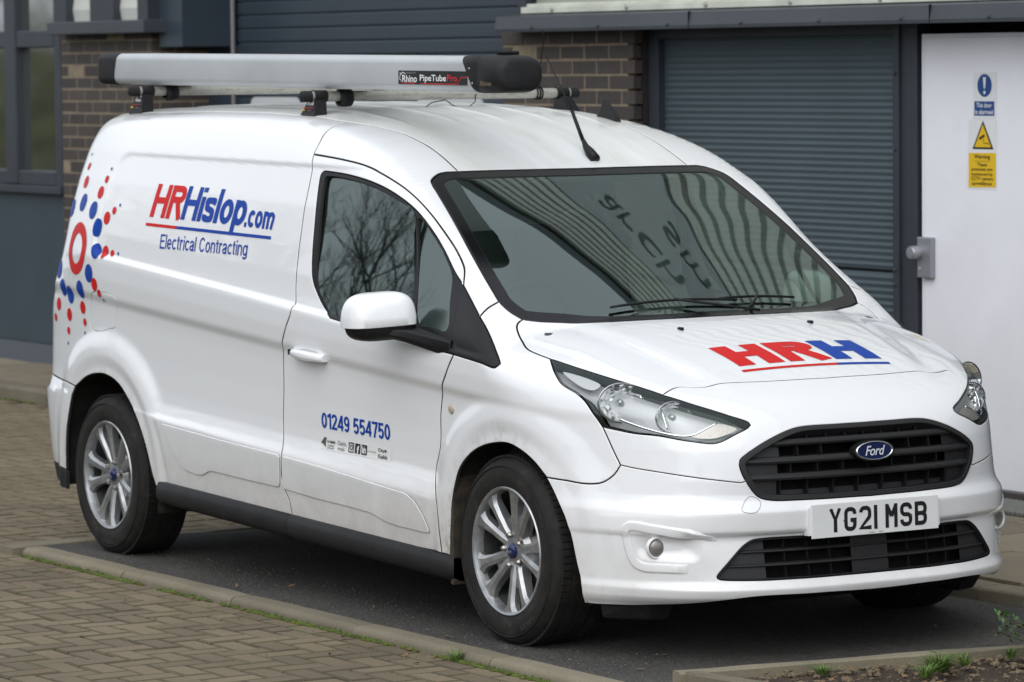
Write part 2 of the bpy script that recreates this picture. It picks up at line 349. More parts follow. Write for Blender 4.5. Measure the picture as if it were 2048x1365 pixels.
CURVES = {
  'door_rear': [(-1.501, 0.885, 0.289), (-1.512, 0.894, 0.356), (-1.538, 0.898, 0.393), (-1.553, 0.902, 0.439), (-1.542, 0.908, 0.520), (-1.575, 0.880, 0.616), (-1.564, 0.882, 0.770), (-1.545, 0.892, 0.911), (-1.488, 0.911, 1.004), (-1.450, 0.910, 1.063), (-1.463, 0.880, 1.155), (-1.468, 0.853, 1.344), (-1.475, 0.834, 1.431), (-1.480, 0.816, 1.495), (-1.492, 0.789, 1.581), (-1.512, 0.771, 1.634)],
  'cant_rear': [(-1.512, 0.771, 1.634), (-1.514, 0.761, 1.650), (-1.517, 0.742, 1.677), (-1.540, 0.705, 1.712), (-1.600, 0.642, 1.742)],
  'door_top': [(-1.512, 0.771, 1.634), (-1.401, 0.772, 1.627), (-1.289, 0.772, 1.618), (-1.109, 0.767, 1.595), (-0.980, 0.757, 1.558), (-0.840, 0.748, 1.506), (-0.729, 0.744, 1.448), (-0.607, 0.747, 1.371), (-0.525, 0.752, 1.315), (-0.471, 0.761, 1.275), (-0.440, 0.771, 1.249), (-0.401, 0.800, 1.196)],
  'door_trim': [(-0.401, 0.800, 1.196), (-0.402, 0.815, 1.172), (-0.365, 0.854, 1.099), (-0.331, 0.888, 1.013), (-0.287, 0.910, 0.970)],
  'door_front': [(-0.287, 0.910, 0.970), (-0.313, 0.911, 0.940), (-0.342, 0.910, 0.901), (-0.390, 0.896, 0.841), (-0.421, 0.884, 0.760), (-0.434, 0.880, 0.640), (-0.464, 0.881, 0.556), (-0.449, 0.894, 0.513), (-0.431, 0.902, 0.454), (-0.418, 0.899, 0.347), (-0.405, 0.896, 0.271)],
  'door_bottom': [(-0.405, 0.896, 0.271), (-0.708, 0.886, 0.272), (-0.948, 0.886, 0.277), (-1.216, 0.886, 0.283), (-1.501, 0.885, 0.289)],
  'pillar_seam': [(-0.232, 0.838, 1.099), (-0.243, 0.799, 1.126), (-0.253, 0.746, 1.147)],
  'ws_side1': [(-0.930, 0.547, 1.576), (-0.926, 0.576, 1.572), (-0.908, 0.610, 1.560), (-0.885, 0.636, 1.547), (-0.855, 0.648, 1.530), (-0.818, 0.655, 1.510), (-0.686, 0.679, 1.434), (-0.584, 0.698, 1.371), (-0.499, 0.713, 1.314), (-0.366, 0.733, 1.225), (-0.253, 0.746, 1.147)],
  'ws_side2': [(-0.253, 0.746, 1.147), (-0.222, 0.741, 1.128), (-0.189, 0.731, 1.108), (-0.158, 0.715, 1.092)],
  'gutter': [(-0.927, 0.500, 1.577), (-1.007, 0.498, 1.614), (-1.109, 0.495, 1.654), (-1.271, 0.493, 1.702), (-1.424, 0.528, 1.730), (-1.525, 0.586, 1.741), (-1.637, 0.621, 1.750)],
  'gutter2': [(-1.637, 0.621, 1.750), (-1.974, 0.659, 1.760), (-2.521, 0.653, 1.770), (-3.231, 0.592, 1.774)],
  'header': [(-0.930, 0.547, 1.576), (-0.917, 0.413, 1.577), (-0.903, 0.208, 1.578), (-0.897, 0.000, 1.577)],
  'bon_side': [(-0.153, 0.714, 1.089), (-0.146, 0.736, 1.078), (-0.131, 0.750, 1.064), (-0.109, 0.758, 1.047), (-0.071, 0.768, 1.024), (0.008, 0.794, 1.000), (0.081, 0.795, 0.986), (0.142, 0.789, 0.975)],
  'bon_hl': [(0.142, 0.789, 0.975), (0.278, 0.759, 0.949), (0.421, 0.714, 0.919), (0.509, 0.674, 0.898), (0.584, 0.633, 0.875)],
  'bon_front': [(0.584, 0.633, 0.875), (0.573, 0.597, 0.889), (0.566, 0.559, 0.896), (0.582, 0.515, 0.894), (0.595, 0.471, 0.893), (0.595, 0.444, 0.898), (0.595, 0.414, 0.902), (0.619, 0.228, 0.902), (0.629, 0.000, 0.902)],
  'bon_rear': [(-0.153, 0.714, 1.089), (-0.122, 0.663, 1.081), (-0.090, 0.596, 1.077), (-0.045, 0.509, 1.074), (-0.015, 0.424, 1.075), (0.014, 0.301, 1.078), (0.032, 0.191, 1.079), (0.040, 0.000, 1.081)],
  'hl_lower': [(0.142, 0.789, 0.975), (0.221, 0.821, 0.934), (0.272, 0.828, 0.902), (0.308, 0.823, 0.887), (0.344, 0.815, 0.873), (0.382, 0.807, 0.849), (0.419, 0.799, 0.810), (0.454, 0.785, 0.767)],
  'hl_bottom': [(0.454, 0.785, 0.767), (0.510, 0.758, 0.758), (0.555, 0.734, 0.751), (0.632, 0.683, 0.745), (0.692, 0.632, 0.733), (0.737, 0.579, 0.724), (0.753, 0.553, 0.722), (0.764, 0.529, 0.727), (0.776, 0.481, 0.749), (0.781, 0.433, 0.769), (0.778, 0.420, 0.778)],
  'hl_top': [(0.778, 0.420, 0.778), (0.771, 0.422, 0.786), (0.737, 0.477, 0.810), (0.664, 0.566, 0.846), (0.584, 0.633, 0.875)],
  'fend_front': [(0.454, 0.785, 0.767), (0.478, 0.777, 0.724), (0.501, 0.769, 0.682), (0.522, 0.761, 0.646)],
  'fend_low': [(0.522, 0.761, 0.646), (0.506, 0.773, 0.617), (0.483, 0.786, 0.596), (0.464, 0.798, 0.585), (0.442, 0.810, 0.580), (0.398, 0.832, 0.579), (0.326, 0.853, 0.584), (0.245, 0.874, 0.588)],
  'arch_f1': [(0.245, 0.874, 0.588), (0.178, 0.883, 0.638), (0.111, 0.891, 0.670), (0.036, 0.896, 0.687), (-0.044, 0.896, 0.682), (-0.128, 0.896, 0.665), (-0.215, 0.896, 0.629), (-0.290, 0.895, 0.566), (-0.324, 0.898, 0.482), (-0.340, 0.898, 0.377), (-0.350, 0.895, 0.268)],
  'arch_f2': [(0.245, 0.874, 0.588), (0.289, 0.869, 0.534), (0.339, 0.864, 0.466), (0.365, 0.854, 0.395), (0.384, 0.846, 0.310), (0.402, 0.842, 0.239), (0.392, 0.822, 0.181)],
  'fend_bottom': [(-0.405, 0.896, 0.271), (-0.350, 0.895, 0.268)],
  'bump_bottom': [(0.392, 0.822, 0.181), (0.465, 0.789, 0.181), (0.538, 0.747, 0.183), (0.662, 0.678, 0.194), (0.787, 0.572, 0.210), (0.854, 0.456, 0.223), (0.899, 0.232, 0.223), (0.904, 0.000, 0.219)],
  'arch_r1': [(-3.348, 0.886, 0.659), (-3.235, 0.892, 0.705), (-3.134, 0.895, 0.725), (-3.035, 0.896, 0.726), (-2.926, 0.896, 0.698), (-2.838, 0.897, 0.641), (-2.759, 0.899, 0.571), (-2.688, 0.898, 0.469), (-2.631, 0.894, 0.346), (-2.606, 0.895, 0.313)],
  'arch_r2': [(-3.348, 0.886, 0.659), (-3.381, 0.886, 0.625), (-3.430, 0.881, 0.536), (-3.462, 0.876, 0.463), (-3.477, 0.873, 0.377), (-3.479, 0.873, 0.304)],
  'rear_seam': [(-3.348, 0.886, 0.659), (-3.415, 0.888, 0.673), (-3.559, 0.851, 0.675)],
  'side_bottom': [(-2.606, 0.895, 0.313), (-2.041, 0.884, 0.296), (-1.501, 0.885, 0.289)],
  'win_hole': [(-1.158, 0.905, 1.052), (-1.234, 0.887, 1.083), (-1.308, 0.880, 1.142), (-1.340, 0.877, 1.180), (-1.355, 0.871, 1.225), (-1.370, 0.856, 1.325), (-1.389, 0.833, 1.434), (-1.413, 0.806, 1.524), (-1.417, 0.795, 1.560), (-1.401, 0.791, 1.572), (-1.353, 0.791, 1.572), (-1.193, 0.791, 1.561), (-1.018, 0.785, 1.534), (-0.895, 0.779, 1.500), (-0.762, 0.773, 1.445), (-0.649, 0.771, 1.371), (-0.575, 0.774, 1.314), (-0.476, 0.789, 1.239), (-0.401, 0.800, 1.196)],
  'win_bottom': [(-1.158, 0.905, 1.052), (-0.866, 0.908, 1.024), (-0.570, 0.910, 0.991), (-0.287, 0.910, 0.970)],
  'glass_rear': [(-1.166, 0.890, 1.065), (-1.219, 0.884, 1.102), (-1.280, 0.879, 1.150), (-1.307, 0.876, 1.185), (-1.322, 0.871, 1.227), (-1.339, 0.855, 1.326), (-1.360, 0.833, 1.434), (-1.381, 0.807, 1.521), (-1.379, 0.797, 1.552), (-1.352, 0.796, 1.556), (-1.186, 0.797, 1.545), (-1.013, 0.792, 1.518), (-0.891, 0.786, 1.484), (-0.765, 0.780, 1.433), (-0.735, 0.797, 1.344), (-0.687, 0.833, 1.206), (-0.614, 0.887, 1.022), (-0.893, 0.892, 1.039)],
  'glass_front': [(-0.740, 0.779, 1.419), (-0.648, 0.775, 1.360), (-0.569, 0.780, 1.298), (-0.491, 0.795, 1.232), (-0.442, 0.833, 1.147), (-0.393, 0.876, 1.049), (-0.509, 0.875, 1.055), (-0.592, 0.876, 1.061), (-0.662, 0.830, 1.207)],
  'trim_tri': [(-0.401, 0.800, 1.196), (-0.329, 0.816, 1.155), (-0.168, 0.847, 1.058), (-0.092, 0.863, 1.000), (-0.029, 0.882, 0.962), (-0.012, 0.894, 0.945), (-0.028, 0.899, 0.941), (-0.113, 0.910, 0.952), (-0.287, 0.910, 0.970), (-0.331, 0.888, 1.013), (-0.365, 0.854, 1.099), (-0.402, 0.815, 1.172)],
  'pillar_tri': [(-0.401, 0.800, 1.196), (-0.329, 0.816, 1.155), (-0.232, 0.838, 1.099)],
  'pillar_tri2': [(-0.018, 0.889, 0.953), (-0.092, 0.863, 1.000), (-0.168, 0.847, 1.058), (-0.232, 0.838, 1.099)],
  'tri_lower': [(-0.287, 0.910, 0.970), (-0.113, 0.910, 0.952), (-0.032, 0.900, 0.941), (-0.018, 0.889, 0.953)],
  'flap': [(-3.171, 0.890, 1.023), (-3.139, 0.902, 1.049), (-3.100, 0.906, 1.057), (-2.956, 0.906, 1.050), (-2.921, 0.904, 1.035), (-2.950, 0.888, 0.983), (-2.974, 0.885, 0.925), (-3.020, 0.884, 0.915), (-3.097, 0.885, 0.902), (-3.186, 0.882, 0.904), (-3.207, 0.881, 0.919), (-3.193, 0.884, 0.981)],
  'grille_h': [(0.824, 0.000, 0.767), (0.822, 0.112, 0.767), (0.816, 0.242, 0.766), (0.816, 0.288, 0.759), (0.816, 0.386, 0.725), (0.804, 0.464, 0.681), (0.800, 0.479, 0.667), (0.801, 0.482, 0.651), (0.805, 0.477, 0.628), (0.810, 0.469, 0.607), (0.819, 0.442, 0.564), (0.824, 0.427, 0.548), (0.830, 0.410, 0.539), (0.839, 0.378, 0.533), (0.846, 0.349, 0.531), (0.865, 0.205, 0.529), (0.871, 0.000, 0.527)],
  'lgrille_h': [(0.867, 0.000, 0.409), (0.863, 0.204, 0.410), (0.845, 0.353, 0.411), (0.833, 0.409, 0.410), (0.824, 0.448, 0.406), (0.816, 0.478, 0.389), (0.805, 0.525, 0.341), (0.790, 0.568, 0.286), (0.795, 0.558, 0.281), (0.842, 0.445, 0.275), (0.879, 0.267, 0.274), (0.889, 0.102, 0.274), (0.890, 0.000, 0.274)],
  'fog': [(0.648, 0.705, 0.382)],
  'fogbez': [(0.569, 0.778, 0.455), (0.578, 0.772, 0.464), (0.783, 0.564, 0.420), (0.734, 0.643, 0.314), (0.600, 0.749, 0.313), (0.576, 0.766, 0.356)],
  'toweye': [(0.828, 0.492, 0.505), (0.816, 0.451, 0.549), (0.831, 0.420, 0.529), (0.846, 0.449, 0.499)],
  'marker': [(-0.345, 0.886, 0.777)],
  'handle': [(-1.447, 0.895, 0.911), (-1.209, 0.897, 0.900)],
  'logo': [(-2.749, 0.828, 1.496), (-1.705, 0.842, 1.407), (-1.683, 0.860, 1.324), (-2.705, 0.868, 1.346)],
  'elec': [(-2.579, 0.875, 1.297), (-1.851, 0.877, 1.221)],
  'phone': [(-1.282, 0.880, 0.704), (-0.772, 0.879, 0.633)],
  'stick': [(-1.292, 0.880, 0.601), (-0.769, 0.882, 0.563)],
  'hrh': [(0.345, 0.288, 1.000), (0.352, -0.293, 0.997), (0.511, -0.313, 0.943), (0.508, 0.274, 0.946), (0.541, 0.286, 0.933), (0.543, -0.326, 0.930)],
  'washer': [(0.159, 0.273, 1.050)],
  'dots_blue': [(-3.471, 0.822, 1.385), (-3.320, 0.846, 1.412), (-3.183, 0.868, 1.385), (-3.117, 0.882, 1.317), (-3.097, 0.897, 1.223), (-3.152, 0.908, 1.132), (-3.260, 0.897, 1.062), (-3.399, 0.872, 1.034), (-3.477, 0.869, 1.060), (-3.542, 0.852, 1.130)],
  'dots_red': [(-3.358, 0.813, 1.494), (-3.389, 0.783, 1.557), (-3.152, 0.848, 1.457), (-3.126, 0.832, 1.510), (-3.052, 0.871, 1.357), (-2.999, 0.863, 1.388), (-3.029, 0.890, 1.221), (-2.968, 0.890, 1.217), (-3.102, 0.908, 1.089), (-3.064, 0.906, 1.055), (-3.269, 0.881, 0.987), (-3.255, 0.879, 0.928), (-3.423, 0.868, 0.950), (-3.442, 0.864, 0.883), (-3.552, 0.854, 0.987), (-3.597, 0.848, 0.930)],
  'dots_small': [(-3.414, 0.758, 1.605), (-3.113, 0.816, 1.552), (-2.959, 0.856, 1.410), (-2.916, 0.889, 1.219), (-3.037, 0.898, 1.028), (-3.259, 0.878, 0.883), (-3.454, 0.861, 0.830)],
  'hl_bowl1': [(0.510, 0.738, 0.849)],
  'hl_bowl2': [(0.662, 0.635, 0.805)],
  'hl_strip': [(0.497, 0.761, 0.797), (0.527, 0.746, 0.786), (0.699, 0.618, 0.750), (0.734, 0.519, 0.795)],
  'hl_div': [(0.608, 0.662, 0.842), (0.645, 0.666, 0.769)],
  'hl_sig': [(0.708, 0.609, 0.748), (0.736, 0.518, 0.794), (0.769, 0.460, 0.775), (0.751, 0.544, 0.741)],
  'hl_side': [(0.218, 0.796, 0.951), (0.390, 0.753, 0.913), (0.387, 0.779, 0.894), (0.339, 0.799, 0.900)],
  'g_bar': [(0.853, -0.003, 0.715), (0.867, 0.008, 0.660), (0.871, 0.012, 0.608)],
  'g_barL': [(0.823, 0.375, 0.714), (0.813, 0.449, 0.658), (0.819, 0.445, 0.603)],
  'lg_bar': [(0.874, 0.009, 0.365), (0.882, 0.015, 0.317)],
  'lg_barL': [(0.821, 0.472, 0.368), (0.810, 0.516, 0.327)],
  'tow': [(0.828, 0.492, 0.505)],
  'bump_seam': [(0.522, 0.761, 0.646), (0.570, 0.736, 0.638), (0.624, 0.704, 0.631), (0.742, 0.598, 0.611), (0.810, 0.469, 0.592)],
  'fog_c': [(0.782, 0.561, 0.414), (0.737, 0.654, 0.433), (0.659, 0.723, 0.447), (0.582, 0.771, 0.454), (0.569, 0.779, 0.439), (0.568, 0.771, 0.405), (0.579, 0.764, 0.360), (0.593, 0.754, 0.329), (0.618, 0.738, 0.316), (0.679, 0.694, 0.314), (0.734, 0.643, 0.313)],
  'lg_x': [(-2.689, 0.863, 1.372), (-2.422, 0.860, 1.368), (-1.923, 0.857, 1.354), (-1.683, 0.853, 1.357)],
  'el_x': [(-2.575, 0.875, 1.299), (-2.566, 0.882, 1.252), (-1.854, 0.875, 1.236), (-1.867, 0.870, 1.271)],
  'ph_x': [(-1.279, 0.880, 0.701), (-1.278, 0.879, 0.643), (-0.776, 0.879, 0.634), (-0.808, 0.881, 0.688)],
  'st_x': [(-1.278, 0.880, 0.609), (-0.771, 0.879, 0.608), (-0.766, 0.883, 0.558), (-1.274, 0.887, 0.566)],
  'mould_rear': [(-2.525, 0.909, 0.571), (-2.426, 0.909, 0.566), (-1.987, 0.909, 0.543), (-1.546, 0.908, 0.524), (-1.568, 0.898, 0.398), (-1.850, 0.898, 0.404), (-2.119, 0.897, 0.413), (-2.155, 0.896, 0.406), (-2.197, 0.894, 0.389), (-2.248, 0.894, 0.387), (-2.352, 0.895, 0.398), (-2.443, 0.901, 0.471)],
  'mould_door': [(-1.531, 0.908, 0.523), (-1.208, 0.908, 0.505), (-0.950, 0.908, 0.487), (-0.701, 0.909, 0.469), (-0.624, 0.909, 0.464), (-0.564, 0.907, 0.442), (-0.511, 0.903, 0.392), (-0.479, 0.894, 0.339), (-0.491, 0.895, 0.331), (-0.692, 0.895, 0.336), (-0.779, 0.895, 0.342), (-0.882, 0.898, 0.365), (-1.081, 0.898, 0.375), (-1.267, 0.898, 0.380), (-1.549, 0.898, 0.396)],
  'fin': [(-1.553, -0.502, 1.752), (-1.462, -0.554, 1.735)],
  'aer': [(-1.001, -0.112, 1.625)],
  'hrh_x': [(0.350, -0.101, 1.004), (0.355, 0.091, 1.003)],
  'ring': [(-3.299, 0.889, 1.227)],
  'ringtop': [(-3.328, 0.865, 1.336)],
  'ringbot': [(-3.339, 0.891, 1.115)],
}
# ================================================================== GROUND
def asphalt():
    m, t, b = nodes('asphalt'); v = coord(t)
    vo = N(t, 'ShaderNodeTexVoronoi'); vo.inputs['Scale'].default_value = 150; t.links.new(v, vo.inputs['Vector'])
    n = noise(t, v, 1.3, 6, .65); n2 = noise(t, v, 60, 3)
    c = ramp(t, vo.outputs['Color'], [(.1, (.020, .019, .018)), (.55, (.046, .044, .041)), (.85, (.115, .108, .098)), (1, (.27, .25, .215))])
    c2 = mixc(t, .42, c, ramp(t, n, [(.34, (.018, .017, .016)), (.5, (.045, .042, .038)), (.66, (.085, .079, .070))])); t.links.new(c2, b.inputs['Base Color']); b.inputs['Roughness'].default_value = .85
    h = N(t, 'ShaderNodeMath', operation='SUBTRACT'); h.inputs[0].default_value = 1; t.links.new(vo.outputs['Distance'], h.inputs[1]); bump(t, b, h.outputs[0], .9, .006); return m
def stone(name, a, bcol, dark, moss=.0, scale=2.0, grain=220):
    m, t, b = nodes(name); v = coord(t, kind='Object'); oi = N(t, 'ShaderNodeObjectInfo')
    ge = N(t, 'ShaderNodeNewGeometry')
    n = noise(t, ge.outputs['Position'], scale, 7, .65); n2 = noise(t, ge.outputs['Position'], grain, 3, .6)
    c = ramp(t, n, [(.3, a), (.68, bcol)]); c = mixc(t, .35, c, ramp(t, n2, [(.3, dark), (.7, tuple(min(1, q * 1.25) for q in bcol))]))
    hsv = N(t, 'ShaderNodeHueSaturation'); mr = N(t, 'ShaderNodeMapRange'); mr.inputs[3].default_value = .78; mr.inputs[4].default_value = 1.18; t.links.new(oi.outputs['Random'], mr.inputs[0]); t.links.new(mr.outputs[0], hsv.inputs['Value']); t.links.new(c, hsv.inputs['Color'])
    c = hsv.outputs[0]
    if moss:
        n3 = noise(t, ge.outputs['Position'], 5.5, 6, .7); c = mixc(t, ramp(t, n3, [(.62 - moss * .1, (0, 0, 0)), (.80, (moss, moss, moss))]), c, (.085, .095, .025))
    t.links.new(c, b.inputs['Base Color']); b.inputs['Roughness'].default_value = .88; bump(t, b, n2, .5, .002); return m
M_asphalt = asphalt()
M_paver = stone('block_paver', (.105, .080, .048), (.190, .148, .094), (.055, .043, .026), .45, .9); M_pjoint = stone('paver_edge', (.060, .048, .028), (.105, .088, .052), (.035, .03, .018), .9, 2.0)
M_kerb = stone('concrete_kerb', (.115, .100, .066), (.200, .176, .124), (.055, .048, .035), .35, 2.5)
M_flag = stone('flagstone', (.15, .125, .085), (.235, .20, .140), (.08, .068, .048), .45, 1.4)
def joint():
    m, t, b = nodes('joint_sand'); ge = N(t, 'ShaderNodeNewGeometry'); n = noise(t, ge.outputs['Position'], 2.6, 6, .7); n2 = noise(t, ge.outputs['Position'], 90, 3)
    c = ramp(t, n, [(.36, (.018, .014, .009)), (.52, (.026, .024, .009)), (.64, (.036, .052, .008))]); t.links.new(c, b.inputs['Base Color']); b.inputs['Roughness'].default_value = .95; bump(t, b, n2, .8, .006); return m
M_joint = joint()
ZR = -.030
def sheet(name, poly, z, mat): return tag(pyobj(name, [(x, y, z) for x, y in poly], [tuple(range(len(poly)))], mat), kind='structure')
sheet('ground', [(-160, -160), (160, -160), (160, 160), (-160, 160)], -.10, flat('far_ground', (.10, .09, .075), .95, var=.3, vscale=.3))
road = sheet('road', [(-40, -14), (14, -14), (14, -1.05), (-3.5, -1.05), (-3.5, 2.12), (-40, 2.12)], ZR - .013, M_joint)
bay = sheet('parking_bay', [(-3.50, -1.03), (8, -1.03), (8, 1.16), (-3.50, 1.16)], 0.0, M_asphalt)
# herringbone block paving
def paver_mesh(lx, ly):
    g = .0045; c = .0065; a, b = lx - g, ly - g; z1, z0 = 0, -.02
    V = [(g, g, z0), (a, g, z0), (a, b, z0), (g, b, z0), (g, g, z1 - c), (a, g, z1 - c), (a, b, z1 - c), (g, b, z1 - c), (g + c, g + c, z1), (a - c, g + c, z1), (a - c, b - c, z1), (g + c, b - c, z1)]
    return V, [(8, 9, 10, 11)] + [(i, (i + 1) % 4, 4 + (i + 1) % 4, 4 + i) for i in range(4)] + [(4 + i, 4 + (i + 1) % 4, 8 + (i + 1) % 4, 8 + i) for i in range(4)]
cells = []
for i in range(-125, 45):
    for j in range(-32, 22):
        t_ = (i - j) % 4
        if t_ == 0: x0, y0, lx, ly = i * .1, j * .1, .2, .1
        elif t_ == 3: x0, y0, lx, ly = i * .1, j * .1, .1, .2
        else: continue
        x1, y1 = x0 + lx, y0 + ly; cut = False
        if y0 < -1.21 and y0 >= -3.2:
            if y1 > -1.202: y1 = -1.202; cut = True
        elif y0 >= -1.21 and x0 < -3.60 and y1 <= 2.03:
            if x1 > -3.580: x1 = -3.580; cut = True
        else: continue
        lx, ly = x1 - x0, y1 - y0
        if min(lx, ly) < .022: continue
        d = Vector((x0 + lx / 2, y0 + ly / 2, ZR)) - CAM; dep = d.dot(_f); u = d.dot(_r2) / dep * 3.83 * 2; v = d.dot(_u2) / dep * 3.83 * 3
        if dep < 4 or abs(u) > 1.22 or v < -1.35 or v > 1.1: continue
        cells.append((dep if abs(u) < 1.02 and v > -1.03 else dep + 100, x0, y0, lx, ly))
cells.sort()
PM = {}
def pmesh(lx, ly):
    k = (round(lx, 3), round(ly, 3))
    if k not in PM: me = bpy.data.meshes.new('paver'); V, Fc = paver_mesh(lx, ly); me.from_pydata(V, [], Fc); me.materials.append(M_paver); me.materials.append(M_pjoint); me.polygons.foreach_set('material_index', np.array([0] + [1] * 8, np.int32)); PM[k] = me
    return PM[k]
rest = MB()
for n_, (dep, x0, y0, lx, ly) in enumerate(cells):
    dz = random.gauss(0, .0012)
    if n_ < 300:
        o = bpy.data.objects.new('paver', pmesh(lx, ly)); COL.objects.link(o); o.parent = road; o.location = (x0, y0, ZR + dz); o.rotation_euler = (random.gauss(0, .006), random.gauss(0, .006), random.gauss(0, .006))
    else:
        V, Fc = paver_mesh(lx, ly); rest.add([(x0 + a, y0 + b, ZR + c + dz) for a, b, c in V], Fc)
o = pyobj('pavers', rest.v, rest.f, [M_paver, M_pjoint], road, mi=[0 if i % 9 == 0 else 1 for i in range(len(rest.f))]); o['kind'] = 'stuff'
# border course next to the kerb: single row laid end to end
xx = -13.0
while xx < 3.0:
    if xx > -3.9:
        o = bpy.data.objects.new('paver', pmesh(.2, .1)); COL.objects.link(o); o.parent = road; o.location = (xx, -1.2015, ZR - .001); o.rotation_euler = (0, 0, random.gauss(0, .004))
    xx += .2
# edging kerbs of the bay
kerb = tag(empty('bay_kerb', (0, -1.08, 0)), kind='structure')
def kerb_stone(name, x0, x1, y0, y1, z0, z1, parent, nose=None, r=.022):
    """stone with one rounded long edge; nose = '-y', '-x' or None"""
    b = MB(); L = (x1 - x0) if nose != '-x' else (y1 - y0)
    w = (y1 - y0) if nose != '-x' else (x1 - x0)
    pr = [(w, z0), (w, z1 - .004), (w - .004, z1)] + [(r - r * math.sin(R(a)), z1 - r + r * math.cos(R(a))) for a in range(0, 91, 15)] + [(0, z0)]
    n_ = max(2, int(L / .15)); V = []
    for i in range(n_ + 1):
        s = i / n_ * L; e = .0025 if i in (0, n_) else 0; wob = random.gauss(0, .0012)
        for a, z in pr:
            if nose == '-x': V.append((x0 + a, y0 + s, z - e + wob))
            else: V.append((x0 + s, y0 + a + wob, z - e))
    m = len(pr); b.add(V, [(i * m + j, i * m + (j + 1) % m, (i + 1) * m + (j + 1) % m, (i + 1) * m + j) for i in range(n_) for j in range(m)] + [tuple(range(m)), tuple(n_ * m + j for j in range(m))])
    o = b.build(name, M_kerb, None, sharp=40); o.parent = parent; o.matrix_parent_inverse = Matrix.Translation(parent.location).inverted(); return o
xk = -3.42
while xk < 4.5:
    kerb_stone('kerb_stone', xk + .003, xk + .912, -1.102, -1.012, -.12, .006, kerb, '-y', .026); xk += .915
yk = -1.135
while yk < 1.1:
    kerb_stone('kerb_stone', -3.575, -3.455, yk + .003, yk + .912, -.12, .005, kerb, '-x', .02); yk += .915
xk = -7.99
while xk < -3.6: xk += .915
# far pavement with its kerb
pave = sheet('pavement', [(-3.7, 1.15), (9, 1.15), (9, 3.6), (-40, 3.6), (-40, 2.10), (-3.7, 2.10)], .030, M_joint)
xk = -3.6
while xk < 6.5: kerb_stone('kerb_stone', xk + .003, xk + .912, 1.09, 1.215, -.1, .052, pave, '-y', .016); xk += .915
xk = -30.9
while xk < -3.6: kerb_stone('kerb_stone', xk + .003, xk + .912, 2.02, 2.145, -.1, .050, pave, '-y', .016); xk += .915
def slab(x0, y0, x1, y1, z):
    o = MB().box((0, 0, -.03), (x1 - x0 - .012, y1 - y0 - .012, 0), None, .004).build('flagstone', M_flag, pave); o.location = (x0 + .006, y0 + .006, z + random.gauss(0, .0015)); o.rotation_euler = (random.gauss(0, .003), random.gauss(0, .003), 0)
for r_, (y0, y1) in enumerate(((1.222, 1.80), (1.80, 2.40), (2.40, 2.90))):
    x0 = -3.6 + (.3 if r_ % 2 else 0)
    while x0 < 1.9: slab(x0, y0, x0 + .75, y1, .060); x0 += .75
for r_, (y0, y1) in enumerate(((2.152, 2.55), (2.55, 2.93))):
    x0 = -16.0 + (.45 if r_ % 2 else 0)
    while x0 < -8.3: slab(x0, y0, x0 + .9, y1, .056); x0 += .9
# cast-iron cover in the bay under the van
tag(MB().lathe([(0, .003), (.20, .003), (.205, .004), (.23, .004), (.235, 0)], 40, Matrix.Translation((-2.75, .55, .002))).build('manhole_cover', flat('cast_iron', (.06, .055, .05), .6, .5, bmp=.6, bscale=40)), 'round iron cover set in the asphalt under the van', 'manhole cover')
# door mat grating
gr_ = tag(empty('threshold_grating', (-1.75, 2.68, .062)), 'galvanised drain grating in the pavement below the white door', 'grating')
MB().box((-.40, -.15, -.01), (.40, .15, .004)).build('tray', flat('grating_dark', (.05, .05, .045), .8), gr_)
gb = [MB(), MB()]
for k in range(28): gb[0].box((-.40 + k * .0295, -.15, .004), (-.392 + k * .0295, .15, .016))
for k in range(11): gb[1].box((-.40, -.15 + k * .0295, .004), (.40, -.145 + k * .0295, .014))
gbm = MB(); gbm.add(gb[0].v, gb[0].f); gbm.add(gb[1].v, gb[1].f); q = gbm.build('bars', M_flatgalv, gr_) if 'M_flatgalv' in globals() else gbm.build('bars', flat('grating_galv', (.30, .31, .28), .5, .5), gr_); q['kind'] = 'stuff'
# ================================================================== PLANTING BED
BA = Vector((1.115, -.965, 0)); bu = Vector((.150, .989, 0)).normalized(); bv = Vector((.985, .17, 0)).normalized()
def bedp(u, v, z=0): p = BA + bu * u + bv * v; return (p.x, p.y, z)
M_soil = (lambda m_t_b: m_t_b[0])((lambda: (lambda m, t, b: ((lambda ge, n, n2: (t.links.new(ramp(t, n, [(.3, (.030, .020, .013)), (.65, (.075, .052, .035))]), b.inputs['Base Color']), b.inputs['Roughness'].__setattr__('default_value', .95), bump(t, b, n2, 1.0, .012)))(None, noise(t, coord(t), 9, 7, .7), noise(t, coord(t), 70, 5, .7)), (m, t, b))[1])(*nodes('soil')))())
bed = tag(empty('planting_bed', bedp(0, 0)), kind='structure')
V = []; nu, nv = 60, 46; rr_ = np.random.default_rng(5)
for i in range(nu + 1):
    for j in range(nv + 1):
        u, v = .04 + 2.6 * i / nu, .04 + 2.0 * j / nv; V.append(Vector(bedp(u, v, .018 + .02 * math.sin(u * 5 + v * 3) * .4 + rr_.normal(0, .006) + .03 * min(1, v))) - Vector(bedp(0, 0)))
o = pyobj('soil', V, [(i * (nv + 1) + j, (i + 1) * (nv + 1) + j, (i + 1) * (nv + 1) + j + 1, i * (nv + 1) + j + 1) for i in range(nu) for j in range(nv)], M_soil, bed, True)
